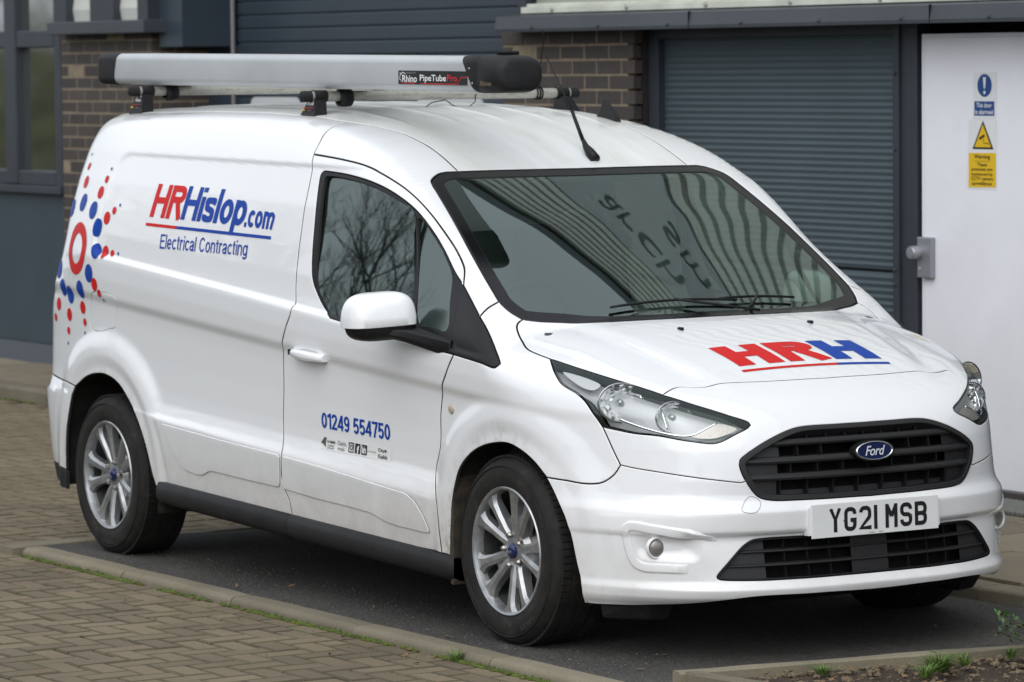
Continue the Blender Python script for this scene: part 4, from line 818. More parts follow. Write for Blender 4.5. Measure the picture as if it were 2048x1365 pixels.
def panel(name, dom, outer, mats, parent, holes=(), h=.014, sc=(1, 1), gap=.0034, rim=.0025, depth=.014, sides=(-1,), off=0.0, edge=True, smooth_fit=False):
    """trimmed body panel: surface, rounded edge and turned-in flange. mats = [face, flange]"""
    rings0 = []; rings1 = []; rings2 = []; sc = np.array(sc, float)
    for k, lp in enumerate([outer] + list(holes)):
        q = param(dom, lp); A = area2(q * 1.0)
        if (A < 0) != (k > 0): lp = lp[::-1]; q = q[::-1]
        n = gradF(lp); t = np.roll(lp, -1, 0) - np.roll(lp, 1, 0); t /= np.linalg.norm(t, axis=1)[:, None] + 1e-9
        b = np.cross(n, t)
        # make b point to the inside of the panel in parameter space
        tq = param(dom, lp + t * 1e-3) - q; bq = param(dom, lp + b * 1e-3) - q
        sgn = np.sign(tq[:, 0] * bq[:, 1] - tq[:, 1] * bq[:, 0]); b = b * sgn[:, None]
        r2 = lp + b * (gap + rim); rings2.append(param(dom, r2)); rings1.append((lp + b * gap - n * rim * .8 , n, b)); rings0.append(lp + b * gap - n * depth)
    sh = .0775 if dom == 'side' else 0.0        # grid rows follow the slope of the body creases
    V2, T, src, nl = triangulate([np.stack([q[:, 0], q[:, 1] + sh * q[:, 0]], 1) for q in rings2], h, sc); V2 = np.stack([V2[:, 0], V2[:, 1] - sh * V2[:, 0]], 1)
    P = lift(dom, V2); nrm = gradF(P)
    if smooth_fit:      # glass: one even curve through the opening
        kx, kz = .035, .11; L3 = outer; A = lambda p: np.stack([np.ones(len(p)), p[:, 0], p[:, 2]], 1); B = lambda p: -kx * (p[:, 0] + 1) ** 2 - kz * (p[:, 2] - 1.3) ** 2
        cf = np.linalg.lstsq(A(L3), L3[:, 1] - B(L3), rcond=None)[0]; P[:, 1] = A(P) @ cf + B(P) - .006
        nrm = np.stack([-cf[1] + 2 * kx * (P[:, 0] + 1), np.ones(len(P)), -cf[2] + 2 * kz * (P[:, 2] - 1.3)], 1); nrm /= np.linalg.norm(nrm, axis=1)[:, None]
    verts = [P + nrm * off]; norms = [nrm]; faces = [tuple(t) for t in T]; mi = [0] * len(T)
    ccw = None
    # orientation: surface normal must agree with face normal
    a, b_, c = P[T[0][0]], P[T[0][1]], P[T[0][2]]
    if len(T):
        fn = np.cross(P[T[:, 1]] - P[T[:, 0]], P[T[:, 2]] - P[T[:, 0]]); flip = np.sum(np.sum(fn * nrm[T[:, 0]], 1)) < 0
        if flip: faces = [f[::-1] for f in faces]
    inv = {s: i for i, s in enumerate(src) if 0 <= s < nl}
    base = len(P); s0 = 0
    if edge:
        for (p1, n1, b1), p0 in zip(rings1, rings0):
            m = len(p0); verts += [p1 + n1 * off, p0 + n1 * off]; norms += [(n1 * .6 - b1 * .8), n1]
            for i in range(m):
                j = (i + 1) % m; A, B = inv.get(s0 + i), inv.get(s0 + j)
                if A is None or B is None: continue
                q = [(A, B, base + j, base + i), (base + i, base + j, base + m + j, base + m + i)]
                if not flip: q = [g[::-1] for g in q]
                faces += q; mi += [0, 1]
            base += 2 * m; s0 += m
    V = np.vstack(verts); Nn = np.vstack(norms); out = []
    for sd in sides:
        W = V.copy(); NN = Nn.copy(); F_ = faces
        if sd < 0: W[:, 1] *= -1; NN[:, 1] *= -1; F_ = [f[::-1] for f in faces]
        me = bpy.data.meshes.new(name); me.from_pydata(W.tolist(), [], F_)
        o = link(name, me, parent, mats, True); me.polygons.foreach_set('material_index', np.array(mi, np.int32)); me.update()
        me.normals_split_custom_set_from_vertices(NN.tolist()); out.append(o)
    return out if len(out) > 1 else out[0]

van = tag(empty('panel_van', (0, 0, 0)), 'white panel van with red and blue lettering parked beside the building', 'van')
# roof drip channel and hidden ends given directly on the surface
def on(dom, pts): return snap(catmull(lift(dom, np.array(pts, float))))
SEG['gutter'] = on('top', [(-.925, .50), (-1.1, .497), (-1.3, .508), (-1.45, .54), (-1.6, .578)])
SEG['gutter2'] = on('top', [(-1.6, .578), (-1.75, .595), (-2.5, .605), (-3.3, .60), (-3.58, .585)])
cr = CURVES['cant_rear'][:-1]; SEG['cant_rear'] = snap(catmull([*cr, SEG['gutter'][-1]]))
SEG['ws_head'] = snap(catmull([SEG['gutter'][0], CURVES['header'][0]]))
SEG['header'] = snap(catmull([CURVES['header'][0], SEG['gutter'][0], *CURVES['header'][1:3], [-.897, 0, 1.577]]))
SEG['header_roof'] = snap(catmull([SEG['gutter'][0], *CURVES['header'][1:3], [-.897, 0, 1.577]]))
SEG['roof_rear'] = on('top', [(-3.58, .585), (-3.62, .4), (-3.64, .2), (-3.645, 0)])
SEG['side_rear'] = on('side', [(-3.58, SEG['gutter2'][-1][2]), (-3.60, 1.70), (-3.62, 1.62), (-3.66, 1.4), (-3.69, 1.2), (-3.74, 1.0), (-3.76, .8), (-3.74, .69)])
SEG['side_rear'][0] = SEG['gutter2'][-1]
SEG['rear_seam'] = snap(catmull([*CURVES['rear_seam'], SEG['side_rear'][-1]]))
SEG['bump_rear'] = on('side', [(-3.74, .69), (-3.76, .5), (-3.74, .33)]); SEG['bump_rear'][0] = SEG['side_rear'][-1]
SEG['rbump_bottom'] = snap(catmull([SEG['bump_rear'][-1], CURVES['arch_r2'][-1]]))
def joinfix(a, b):  # make seam ends meet exactly
    SEG[b][0] = SEG[a][-1]
# ---------------- painted panels
side_loop = chain('-door_rear', '-side_bottom', '-arch_r1', 'rear_seam', '-side_rear', '-gutter2', '-cant_rear')
flap_loop = snap(catmull(CURVES['flap'], closed=True))
flap_loop = flap_loop
sidep = panel('side_panel', 'side', side_loop, [M_paint, M_gap], van, holes=[flap_loop], h=.009, sc=(.55, 1), sides=(-1, 1))
for sp_, sd in zip(sidep, (-1, 1)): panel('fuel_flap', 'side', flap_loop, [M_paint, M_paint], sp_, h=.012, gap=-.0012, rim=.0012, depth=.006, sides=(sd,), off=-.0008)
door_loop = chain('-door_bottom', '-door_front', '-door_trim', '-door_top', '-door_rear')
win_loop = chain('win_hole', 'door_trim', '-win_bottom')
# keep the window cut inside the door outline
def shrink(lp, d):
    n = gradF(lp); t = np.roll(lp, -1, 0) - np.roll(lp, 1, 0); t /= np.linalg.norm(t, axis=1)[:, None] + 1e-9; b = np.cross(n, t)
    c = lp.mean(0); A, B = lp + b * d, lp - b * d
    return snap(A if np.linalg.norm(A - c, axis=1).mean() < np.linalg.norm(B - c, axis=1).mean() else B)
door_loop = chain('-door_bottom', '-door_front', '-win_bottom', 'win_hole', '-door_top', '-door_rear')
win_in = resample(shrink(win_loop, .006), .01)
doors = panel('front_door', 'side', door_loop, [M_paint, M_gap], van, h=.009, sc=(.6, 1), sides=(-1, 1))
frame_loop = chain('door_top', 'pillar_tri', 'pillar_seam', '-ws_side1', '-ws_head', 'gutter', '-cant_rear')
panel('windscreen_pillar', 'side', frame_loop, [M_paint, M_gap], van, h=.012, sides=(-1, 1))
wing_loop = chain('-door_front', 'tri_lower', 'pillar_tri2', 'pillar_seam', 'ws_side2', 'bon_side', 'hl_lower', 'fend_front', 'fend_low', 'arch_f1', '-fend_bottom')
panel('front_wing', 'side', wing_loop, [M_paint, M_gap], van, h=.011, sides=(-1, 1))
bon_half = np.vstack([SEG['bon_front'][::-1][:-1], SEG['bon_hl'][::-1][:-1], SEG['bon_side'][::-1][:-1], SEG['bon_rear']])
bonnet = panel('bonnet', 'top', mirror_loop(bon_half), [M_paint, M_gap], van, h=.017, sides=(1,), gap=.003)
roof_half = np.vstack([SEG['header_roof'][::-1][:-1], SEG['gutter'][:-1], SEG['gutter2'][:-1], SEG['roof_rear']])
roof = panel('roof', 'top', mirror_loop(roof_half), [M_paint_roof, M_gap], van, h=.014, sc=(.5, 1), sides=(1,), gap=.003)
def hole_full(name): return resample(mirror_loop(SEG[name]), .01)
grille_loop = hole_full('grille_h'); lgrille_loop = hole_full('lgrille_h')
gh = SEG['grille_h']; ik = int(np.argmin(np.linalg.norm(gh - SEG['bump_seam'][-1], axis=1)))
seam = np.vstack([SEG['bump_seam'][:-1], gh[ik:ik + 1]])
nose_half = np.vstack([SEG['bon_front'][::-1][:-1], SEG['hl_top'][::-1][:-1], SEG['hl_bottom'][::-1][:-1], SEG['fend_front'][:-1], seam[:-1], gh[:ik + 1][::-1]])
panel('nose_panel', 'wrap', mirror_loop(nose_half), [M_paint, M_gap], van, h=.010, sides=(1,), depth=.02, gap=.0016)
low_half = np.vstack([gh[ik:][::-1][:-1], seam[::-1][:-1], SEG['fend_low'][:-1], SEG['arch_f2'][:-1], SEG['bump_bottom']])
bumper = panel('front_bumper', 'wrap', mirror_loop(low_half), [M_paint, M_gap], van, holes=[lgrille_loop], h=.009, sides=(1,), depth=.02, gap=.0016)
rb_loop = chain('rear_seam', 'bump_rear', 'rbump_bottom', '-arch_r2')
panel('rear_bumper', 'side', rb_loop, [M_paint, M_gap], van, h=.012, sides=(-1, 1))
# windscreen
ws_half = np.vstack([SEG['header'][::-1][:-1], SEG['ws_side1'][:-1], SEG['ws_side2'][:-1], SEG['bon_rear']])
ws_half = np.vstack([snap(catmull([[-.897, 0, 1.577], *CURVES['header'][1:3][::-1], CURVES['header'][0]]))[:-1], SEG['ws_side1'][:-1], SEG['ws_side2'][:-1], SEG['bon_rear']])
ws_loop = mirror_loop(ws_half)
ws_glass_loop = resample(ws_loop, .012)
# ---------------- plain grotesque letters drawn as strokes and merged into clean outlines
def strokes(paths, w):
    V = []; Fc = []
    for pth, closed in paths:
        P = [Vector((a, b)) for a, b in pth]; P = [q for i, q in enumerate(P) if i == 0 or (q - P[i - 1]).length > 1e-6]
        n = len(P); L = []; Rr = []
        for i in range(n):
            a = P[i - 1] if (i or closed) else None; b = P[(i + 1) % n] if (i < n - 1 or closed) else None
            d1 = (P[i] - a).normalized() if a is not None else None; d2 = (b - P[i]).normalized() if b is not None else None
            d1 = d1 or d2; d2 = d2 or d1; n1 = Vector((-d1.y, d1.x)); n2 = Vector((-d2.y, d2.x)); m_ = (n1 + n2); m_ = m_ / max(m_.length_squared / 2, .5)
            L.append(P[i] + m_ * w / 2); Rr.append(P[i] - m_ * w / 2)
        b0 = len(V); V += [tuple(q) for q in L] + [tuple(q) for q in Rr]; Fc += [(b0 + i, b0 + (i + 1) % n, b0 + n + (i + 1) % n, b0 + n + i) for i in range(n if closed else n - 1)]
    return np.array(V), Fc
def union2d(V, Fc):
    E = set()
    for f in Fc:
        for i in range(len(f)): E.add(tuple(sorted((f[i], f[(i + 1) % len(f)]))))
    vs, es, fs, *_ = delaunay_2d_cdt([Vector(p) for p in V], list(E), [], 0, 1e-6, True)
    vs = np.array([tuple(v) for v in vs]); T = [tuple(f) for f in fs]; c = np.array([vs[list(f)].mean(0) for f in T]); m = np.zeros(len(T), bool)
    for f in Fc: m |= inpoly(c, np.asarray(V)[list(f)])
    T = [t for t, k in zip(T, m) if k]
    # keep facing consistent
    T = [t if area2(vs[list(t)]) > 0 else t[::-1] for t in T]
    return vs, T
def ear(cx, cy, rx, ry, a0, a1, n=14): return [(cx + rx * math.cos(R(a0 + (a1 - a0) * i / n)), cy + ry * math.sin(R(a0 + (a1 - a0) * i / n))) for i in range(n + 1)]
def glyph(ch, w):
    h = w / 2; X = .73; S = lambda *p: (list(p), 0); cm = lambda p: ([tuple(q) for q in catmull(np.array(p, float), .03)], 0)
    def ell(cx, cy, rx, ry): return (ear(cx, cy, rx, ry, 0, 360, 28)[:-1], 1)
    rs = .29 - h; mx = X / 2
    G = {
     'H': (.72, [S((h, 0), (h, 1)), S((.72 - h, 0), (.72 - h, 1)), S((h, .52), (.72 - h, .52))]),
     'R': (.72, [S((h, 0), (h, 1)), ([(h, 1 - h), (.44, 1 - h)] + ear(.44, .74, .26 - h, .26 - h, 90, -90) + [(h, .48 + h)], 0), S((.40, .50), (.70 - h * .8, 0))]),
     'E': (.62, [S((h, 0), (h, 1)), S((h, 1 - h), (.60, 1 - h)), S((h, .53), (.56, .53)), S((h, h), (.62, h))]),
     'C': (.70, [(ear(.36, .5, .36 - h, .5 - h, 38, 322, 24), 0)]),
     'i': (w, [S((h, 0), (h, X)), S((h, .86), (h, 1))]), 'l': (w, [S((h, 0), (h, 1))]), '.': (w, [S((h, 0), (h, w))]),
     'o': (.58, [ell(.29, mx, rs, mx - h)]),
     'p': (.58, [S((h, -.24), (h, X)), ell(.29, mx, rs, mx - h)]),
     's': (.50, [cm([(.47 - h, .52), (.40, X - h * 1.1), (.25, X - h), (.09, X - h * 1.2), (h * 1.05, .535), (.12, .42), (.25, .375), (.39, .32), (.50 - h, .20), (.40, h * 1.25), (.24, h), (.09, h * 1.3), (h * .9, .22)])]),
     'c': (.52, [(ear(.29, mx, rs, mx - h, 42, 318, 20), 0)]),
     'e': (.56, [(ear(.28, mx, .28 - h, mx - h, 0, 318, 22), 0), S((h, mx - .01), (.56 - h, mx - .01))]),
     'm': (.86, [S((h, 0), (h, X)), ([(h, X - .24)] + ear(.255, X - .23, .255 - h, .23 - h, 180, 0, 10) + [(.51 - h, 0)], 0), ([(.51 - h, X - .24)] + ear(.255 + .43 - h * .6, X - .23, .215 - h * .35, .23 - h, 180, 0, 10) + [(.90 - h * 1.9, 0)], 0)]),
     'n': (.53, [S((h, 0), (h, X)), ([(h, X - .25)] + ear(.265, X - .24, .265 - h, .24 - h, 180, 0, 12) + [(.53 - h, 0)], 0)]),
     'r': (.34, [S((h, 0), (h, X)), ([(h, X - .28)] + ear(.28, X - .26, .28 - h, .26 - h, 180, 80, 8), 0)]),
     't': (.32, [([(.15, .92), (.15, .18)] + ear(.27, .16, .12, .16 - h, 180, 275, 7), 0), S((0, X - h), (.30, X - h))]),
     'a': (.54, [([(h * 1.1, .53)] + ear(.26, X - .20, .22 - h * .4, .20 - h, 165, 0, 10) + [(.50 - h, .12), (.54 - h * .5, .0)], 0), (ear(.24, .205, .24 - h, .205 - h, 60, 360, 16) + [(.50 - h, .42), (.27, .42 - h * .2)], 0)]),
     'g': (.57, [ell(.28, mx, .28 - h, mx - h), ([(.57 - h, X), (.57 - h, -.02)] + ear(.285, -.02, .285 - h, .22 - h, 0, -160, 12), 0)]),
     '0': (.54, [ell(.27, .5, .27 - h, .5 - h)]), '1': (.36, [S((.36 - h, 0), (.36 - h, 1)), S((.0, .77), (.36 - h, .93))]),
     '2': (.54, [(ear(.27, .72, .27 - h, .28 - h, 175, -30, 14) + [(h * 1.2, h), (.54, h)], 0)]),
     '4': (.56, [S((.42, 0), (.42, 1)), S((.40, .97), (h * .8, .27), (.56, .27))]),
     '5': (.54, [([(.50, 1 - h), (.13, 1 - h), (.085, .50)] + ear(.27, .33, .27 - h, .33 - h, 135, -150, 16), 0)]),
     '7': (.54, [([(.0, 1 - h), (.54 - h * .6, 1 - h), (.34, .5), (.22, 0)], 0)]),
     '9': (.54, [ell(.27, .68, .27 - h, .32 - h), ([(.54 - h, .68), (.52 - h, .40)] + ear(.26, .30, .25 - h, .30 - h, -10, -150, 10), 0)]),
     ' ': (.26, [])}
    return G[ch]
def text_strokes(s, w=.14, shear=0.0, sp=.09):
    """one (vertices, faces) pair per letter, laid out on a common baseline, cap height 1"""
    out = []; x = 0
    for ch in s:
        wd, pp = glyph(ch, w)
        if pp:
            Vs, Fs = merge(*[strokes([q], w) for q in pp]); Vs, Fs = union2d(Vs, Fs); Vs = Vs + np.array([x, 0]); Vs[:, 0] += shear * Vs[:, 1]; out.append((Vs, Fs))
        x += wd + sp
    return out
def merge(*parts):
    V = []; Fc = []; b = 0
    for v, f in parts: V.append(v); Fc += [tuple(i + b for i in g) for g in f]; b += len(v)
    return np.vstack(V), Fc
# ---------------- text: built-in vector letters -> flat polygons
def text2d(s, bold=0.0, shear=0.0, spacing=1.0):
    cu = bpy.data.curves.new('lettering', 'FONT'); cu.body = s; cu.size = 1; cu.offset = bold; cu.shear = shear; cu.space_character = spacing; cu.resolution_u = 4
    o = bpy.data.objects.new('lettering', cu); COL.objects.link(o); dg = bpy.context.evaluated_depsgraph_get(); e = o.evaluated_get(dg); me = bpy.data.meshes.new_from_object(e)
    V = np.array([v.co[:2] for v in me.vertices]); Fc = [tuple(p.vertices) for p in me.polygons]
    bpy.data.objects.remove(o); bpy.data.curves.remove(cu); bpy.data.meshes.remove(me)
    return V, Fc
def fit2d(V, w=None, h=None, x0=0, y0=0):
    lo, hi = V.min(0), V.max(0); s = np.array([w / (hi[0] - lo[0]) if w else 1, h / (hi[1] - lo[1]) if h else 1])
    if w is None: s[0] = s[1]
    if h is None: s[1] = s[0]
    return (V - lo) * s + np.array([x0, y0])
def grid_cut(V, Fc, step):
    bm = bmesh.new(); vs = [bm.verts.new((x, y, 0)) for x, y in V]
    for f in Fc:
        try: bm.faces.new([vs[i] for i in f])
        except ValueError: pass
    lo, hi = V.min(0), V.max(0)
    for ax in (0, 1):
        k = math.floor(lo[ax] / step) + 1
        while k * step < hi[ax]:
            c = [0, 0, 0]; c[ax] = k * step; n = [0, 0, 0]; n[ax] = 1
            bmesh.ops.bisect_plane(bm, geom=bm.verts[:] + bm.edges[:] + bm.faces[:], plane_co=c, plane_no=n, dist=1e-6); k += 1
    bm.verts.index_update(); V2 = np.array([v.co[:2] for v in bm.verts]); F2 = [tuple(v.index for v in f.verts) for f in bm.faces]; bm.free(); return V2, F2
def decal(name, V, Fc, dom, fmap, mat, parent, side=-1, off=.0016, step=.04):
    V, Fc = grid_cut(V, Fc, step); P = lift(dom, fmap(V)); n = gradF(P); P = P + n * off
    fn = np.zeros(3)
    for f in Fc[:40]: fn += np.cross(P[f[1]] - P[f[0]], P[f[2]] - P[f[0]]) * np.sign(1)
    flip = fn @ n.mean(0) < 0
    if side < 0 and dom in ('side',): P[:, 1] *= -1; n = n * np.array([1, -1, 1]); flip = not flip
    Fc = [f[::-1] for f in Fc] if flip else Fc
    o = pyobj(name, P, Fc, mat, parent, True); o.data.normals_split_custom_set_from_vertices(n.tolist()); return o
def decal_at(name, V, Fc, p, mat, parent, off=.0026, step=.012):
    V, Fc = grid_cut(V, Fc, step); n0 = gradF(np.array([p]))[0]; u = np.cross(n0, [0, 0, 1.]); u /= np.linalg.norm(u); w = np.cross(u, n0)
    if u[0] < 0: u = -u
    if w[2] < 0: w = -w
    P = snap(np.array(p) + V[:, :1] * u + V[:, 1:] * w); n = gradF(P); P = P + n * off; P[:, 1] *= -1; n[:, 1] *= -1
    f = Fc[0]; fl = np.cross(P[f[1]] - P[f[0]], P[f[2]] - P[f[0]]) @ n[f[0]] < 0; Fc = [g[::-1] for g in Fc] if fl else Fc
    o = pyobj(name, P, Fc, mat, parent, True); o.data.normals_split_custom_set_from_vertices(n.tolist()); return o
def rect(x0, y0, x1, y1): return np.array([(x0, y0), (x1, y0), (x1, y1), (x0, y1)], float), [(0, 1, 2, 3)]
def disc(cx, cy, r, n=28, r2=None):
    a = np.arange(n) * 2 * math.pi / n; o = np.stack([cx + r * np.cos(a), cy + r * np.sin(a)], 1)
    if r2 is None: return o, [tuple(range(n))]
    i = np.stack([cx + r2 * np.cos(a), cy + r2 * np.sin(a)], 1)
    return np.vstack([o, i]), [(k, (k + 1) % n, n + (k + 1) % n, n + k) for k in range(n)]
door_r, door_l = doors
# ---------------- windscreen, side windows, black trim
scr_in = resample(shrink(resample(ws_loop, .012), .055), .02)
def shrink_top(lp, d):
    q = lp[:, :2]; t = np.roll(q, -1, 0) - np.roll(q, 1, 0); t /= np.linalg.norm(t, axis=1)[:, None]; nrm = np.stack([-t[:, 1], t[:, 0]], 1) * np.sign(area2(q))
    for _ in range(1): q2 = q + nrm * d
    return lift('top', q2)
scr_in = resample(shrink_top(resample(ws_loop, .03), .050), .02)
wscreen = panel('windscreen', 'top', resample(ws_loop, .012), [M_frit, M_rubber], van, holes=[scr_in], h=.02, gap=.004, sides=(1,), off=-.003)
panel('glass_pane', 'top', resample(ws_loop, .03), [M_glass, M_rubber], wscreen, h=.035, gap=.02, sides=(1,), off=-.006, edge=False)
for dr, sd in ((door_r, -1), (door_l, 1)):
    gr = snap(catmull(CURVES['glass_rear'], closed=True)); gf = snap(catmull(CURVES['glass_front'], closed=True))
    panel('window_surround', 'side', win_loop, [M_trim, M_gap], dr, holes=[gr, gf], h=.014, gap=.001, sides=(sd,), off=-.002)
    for g in (gr, gf): panel('window', 'side', g, [M_glass, M_rubber], dr, h=.03, gap=-.006, rim=0, sides=(sd,), off=-.007, edge=False, smooth_fit=True)
tri = chain('pillar_tri', '-pillar_tri2', '-tri_lower', '-door_trim')
panel('corner_trim', 'side', tri, [M_trim, M_gap], van, h=.014, gap=.0018, sides=(-1, 1), off=.001)
# ---------------- cab lining seen through the glass
panel('door_lining', 'side', resample(door_loop, .02), [M_interior, M_interior], door_r, h=.05, gap=.012, sides=(-1,), off=-.05, edge=False)
panel('door_lining', 'side', resample(door_loop, .02), [M_interior, M_interior], door_l, h=.05, gap=.012, sides=(1,), off=-.05, edge=False)
panel('pillar_lining', 'side', resample(frame_loop, .02), [M_headlining, M_headlining], van, h=.03, gap=.004, sides=(-1, 1), off=-.035, edge=False)
panel('head_lining', 'top', resample(mirror_loop(roof_half), .04), [M_headlining, M_headlining], van, h=.06, gap=-.03, rim=0, sides=(1,), off=-.04, edge=False)
MB().prism([(-.80, .3), (.80, .3), (.80, 1.1), (.70, 1.5), (.60, 1.68), (-.60, 1.68), (-.70, 1.5), (-.80, 1.1)], -.02, .02, Matrix.Translation((-1.76, 0, 0)) @ Matrix(((0, 0, 1, 0), (1, 0, 0, 0), (0, 1, 0, 0), (0, 0, 0, 1)))).build('bulkhead', M_headlining, van)
dash = MB(); dp = [(-.02, 1.045), (-.25, 1.05), (-.45, 1.03), (-.60, .99), (-.64, .93), (-.60, .70), (-.35, .45), (-.02, .45)]
dash.add([(x, y, z) for y in (-.70, .70) for x, z in dp], [(i, (i + 1) % 8, 8 + (i + 1) % 8, 8 + i) for i in range(8)] + [tuple(range(8))[::-1], tuple(range(8, 16))]); dash.build('dashboard', M_interior, van, bevel=.02)
for y in (-.37, .37):
    s = empty('seat', (0, 0, 0), van)
    MB().box((-1.45, y - .24, .62), (-.95, y + .24, .78), ch=.05).build('cushion', M_seat, s, True)
    Mx = Matrix.Translation((-1.42, y, .74)) @ Matrix.Rotation(R(-14), 4, 'Y'); MB().box((-.07, -.23, 0), (.07, .23, .62), Mx, ch=.06).build('backrest', M_seat, s, True)
    MB().box((-.05, -.13, .66), (.05, .13, .86), Mx, ch=.045).build('headrest', M_seat, s, True)
sw = MB(); Mw = Matrix.Translation((-.72, -.37, 1.02)) @ Matrix.Rotation(R(-62), 4, 'Y')
sw.tube([Mw @ Vector((.185 * math.cos(a), .185 * math.sin(a), 0)) for a in np.linspace(0, 2 * math.pi, 33)], .015, 8, False); sw.box((-.05, -.05, -.03), (.05, .05, .01), Mw, ch=.01); sw.box((-.012, -.18, -.012), (.012, .18, .004), Mw)
sw.build('steering_wheel', M_trim, van, True)
# interior mirror pod with its stalk behind the glass, top of the screen
pod = MB(); pod.add(*(lambda P: ([tuple(p) for p in P], [(0, 1, 3, 2), (4, 6, 7, 5), (0, 2, 6, 4), (1, 5, 7, 3), (0, 4, 5, 1), (2, 3, 7, 6)]))([Vector((x, y, z)) for x, z in ((-.80, 1.49), (-.62, 1.39)) for y in (-.05, .05) for z in (z, z - .06)]))
pod.build('camera_pod', M_trim, van, bevel=.012)
MB().box((-.80, -.14, 1.36), (-.77, .12, 1.43), ch=.014).build('rear_view_mirror', M_trim, van, True)
# dark shell under and inside the body
shell = MB(); shell.box((-3.55, -.62, .24), (.40, .62, .34)); shell.box((-3.5, -.60, .30), (-1.8, .60, .62)); shell.box((.10, -.60, .24), (.62, .60, .80)); shell.box((-2.45, -.80, .25), (-.45, .80, .33))
shell.build('underbody', M_black, van)
for names in (('-arch_f2', 'arch_f1'), ('-arch_r2', 'arch_r1')):
    e = np.vstack([SEG[n[1:]][::-1] if n[0] == '-' else SEG[n] for n in names]); e = e[::3]; e = np.vstack([[e[0][0], e[0][1], max(.185, e[0][2] - .06)], e, [e[-1][0], e[-1][1], .21]])
    ax = AXF if e[0][0] > -1 else AXR; c = np.array([ax[0], 0, ax[1]]); k = len(e)
    for sd in (-1, 1):
        V = []
        for dy, gr in ((.006, .012), (.03, .02), (.36, .03)):
            for q in e: d = (q - c) * np.array([1, 0, 1]); d /= np.linalg.norm(d); V.append((q[0] + d[0] * gr, sd * ((q[1] if dy < .3 else .87) - dy), q[2] + d[2] * gr))
        MB().add(V, [(j * k + i, j * k + i + 1, (j + 1) * k + i + 1, (j + 1) * k + i) for j in range(2) for i in range(k - 1)] + [tuple(2 * k + i for i in range(k))]).build('wheel_housing', M_arch, van)
# sills
for sd in (-1, 1):
    V = []; pr = [(.0, .045), (.012, .05), (.03, .045), (.04, .02), (.04, -.01), (.028, -.032), (.0, -.045), (-.05, -.05), (-.12, -.03), (-.12, .045)]
    xs = [-2.585, -2.57, -2.3, -1.9, -1.51, -1.505, -1.495, -1.49, -1.1, -.7, -.34, -.325]
    for i, x in enumerate(xs):
        k = .86 if i in (0, len(xs) - 1) else (.95 if i in (5, 6) else 1); zc = .292 - .030 * (x + 1.5) - .036
        for a, b in pr: V.append((x, sd * (.872 + a * k), zc + b * k))
    m = len(pr); pyobj('sill', V, [(i * m + j, i * m + (j + 1) % m, (i + 1) * m + (j + 1) % m, (i + 1) * m + j) for i in range(len(xs) - 1) for j in range(m)] + [tuple(range(m)), tuple((len(xs) - 1) * m + j for j in range(m))], M_plastic, van, True)
    MB().box((-.345, sd * .70, .17), (-.325, sd * .895, .62)).build('mud_flap', flat('muddy_plastic', (.035, .027, .02), .95, var=.5, vscale=25, bmp=.6, bscale=90), van)
rv = on('side', [(-3.465, .300), (-3.60, .315), (-3.735, .325)]); rv2 = on('side', [(-3.72, .27), (-3.60, .235), (-3.47, .225)])
panel('rear_valance', 'side', np.vstack([rv, rv2]), [M_plastic, M_gap], van, h=.02, gap=.001, sides=(-1, 1), off=.001)
# ---------------- wheels
def wheel(x, sd, name='wheel'):
    w = empty(name, (x, sd * .868, .318), van); w.rotation_euler = (R(90) if sd < 0 else R(-90), 0, 0)
    return w
def tyre_mesh():
    t = MB(); prof = [(.203, -.02), (.212, .006), (.225, .016), (.25, .021), (.28, .020), (.300, .012), (.313, -.004), (.3195, -.022), (.3235, -.05), (.3245, -.09), (.3235, -.15), (.3195, -.172), (.312, -.190), (.295, -.203), (.25, -.205), (.21, -.19)]
    t.lathe(prof, 96); return t
def tread_mesh():
    t = MB(); n = 84
    for k in range(n):
        a = 2 * math.pi * k / n
        for h0, h1, ph in ((-.045, -.008, 0), (-.188, -.150, .5)):
            M_ = Matrix.Rotation(a + ph * 2 * math.pi / n, 4, 'Z'); t.box((.3175, -.0102, h0), (.3262, .0102, h1), M_)
    for h0, h1 in ((-.083, -.053), (-.112, -.090), (-.145, -.119)): t.lathe([(.318, h0), (.3268, h0), (.3268, h1), (.318, h1)], 96)
    return t
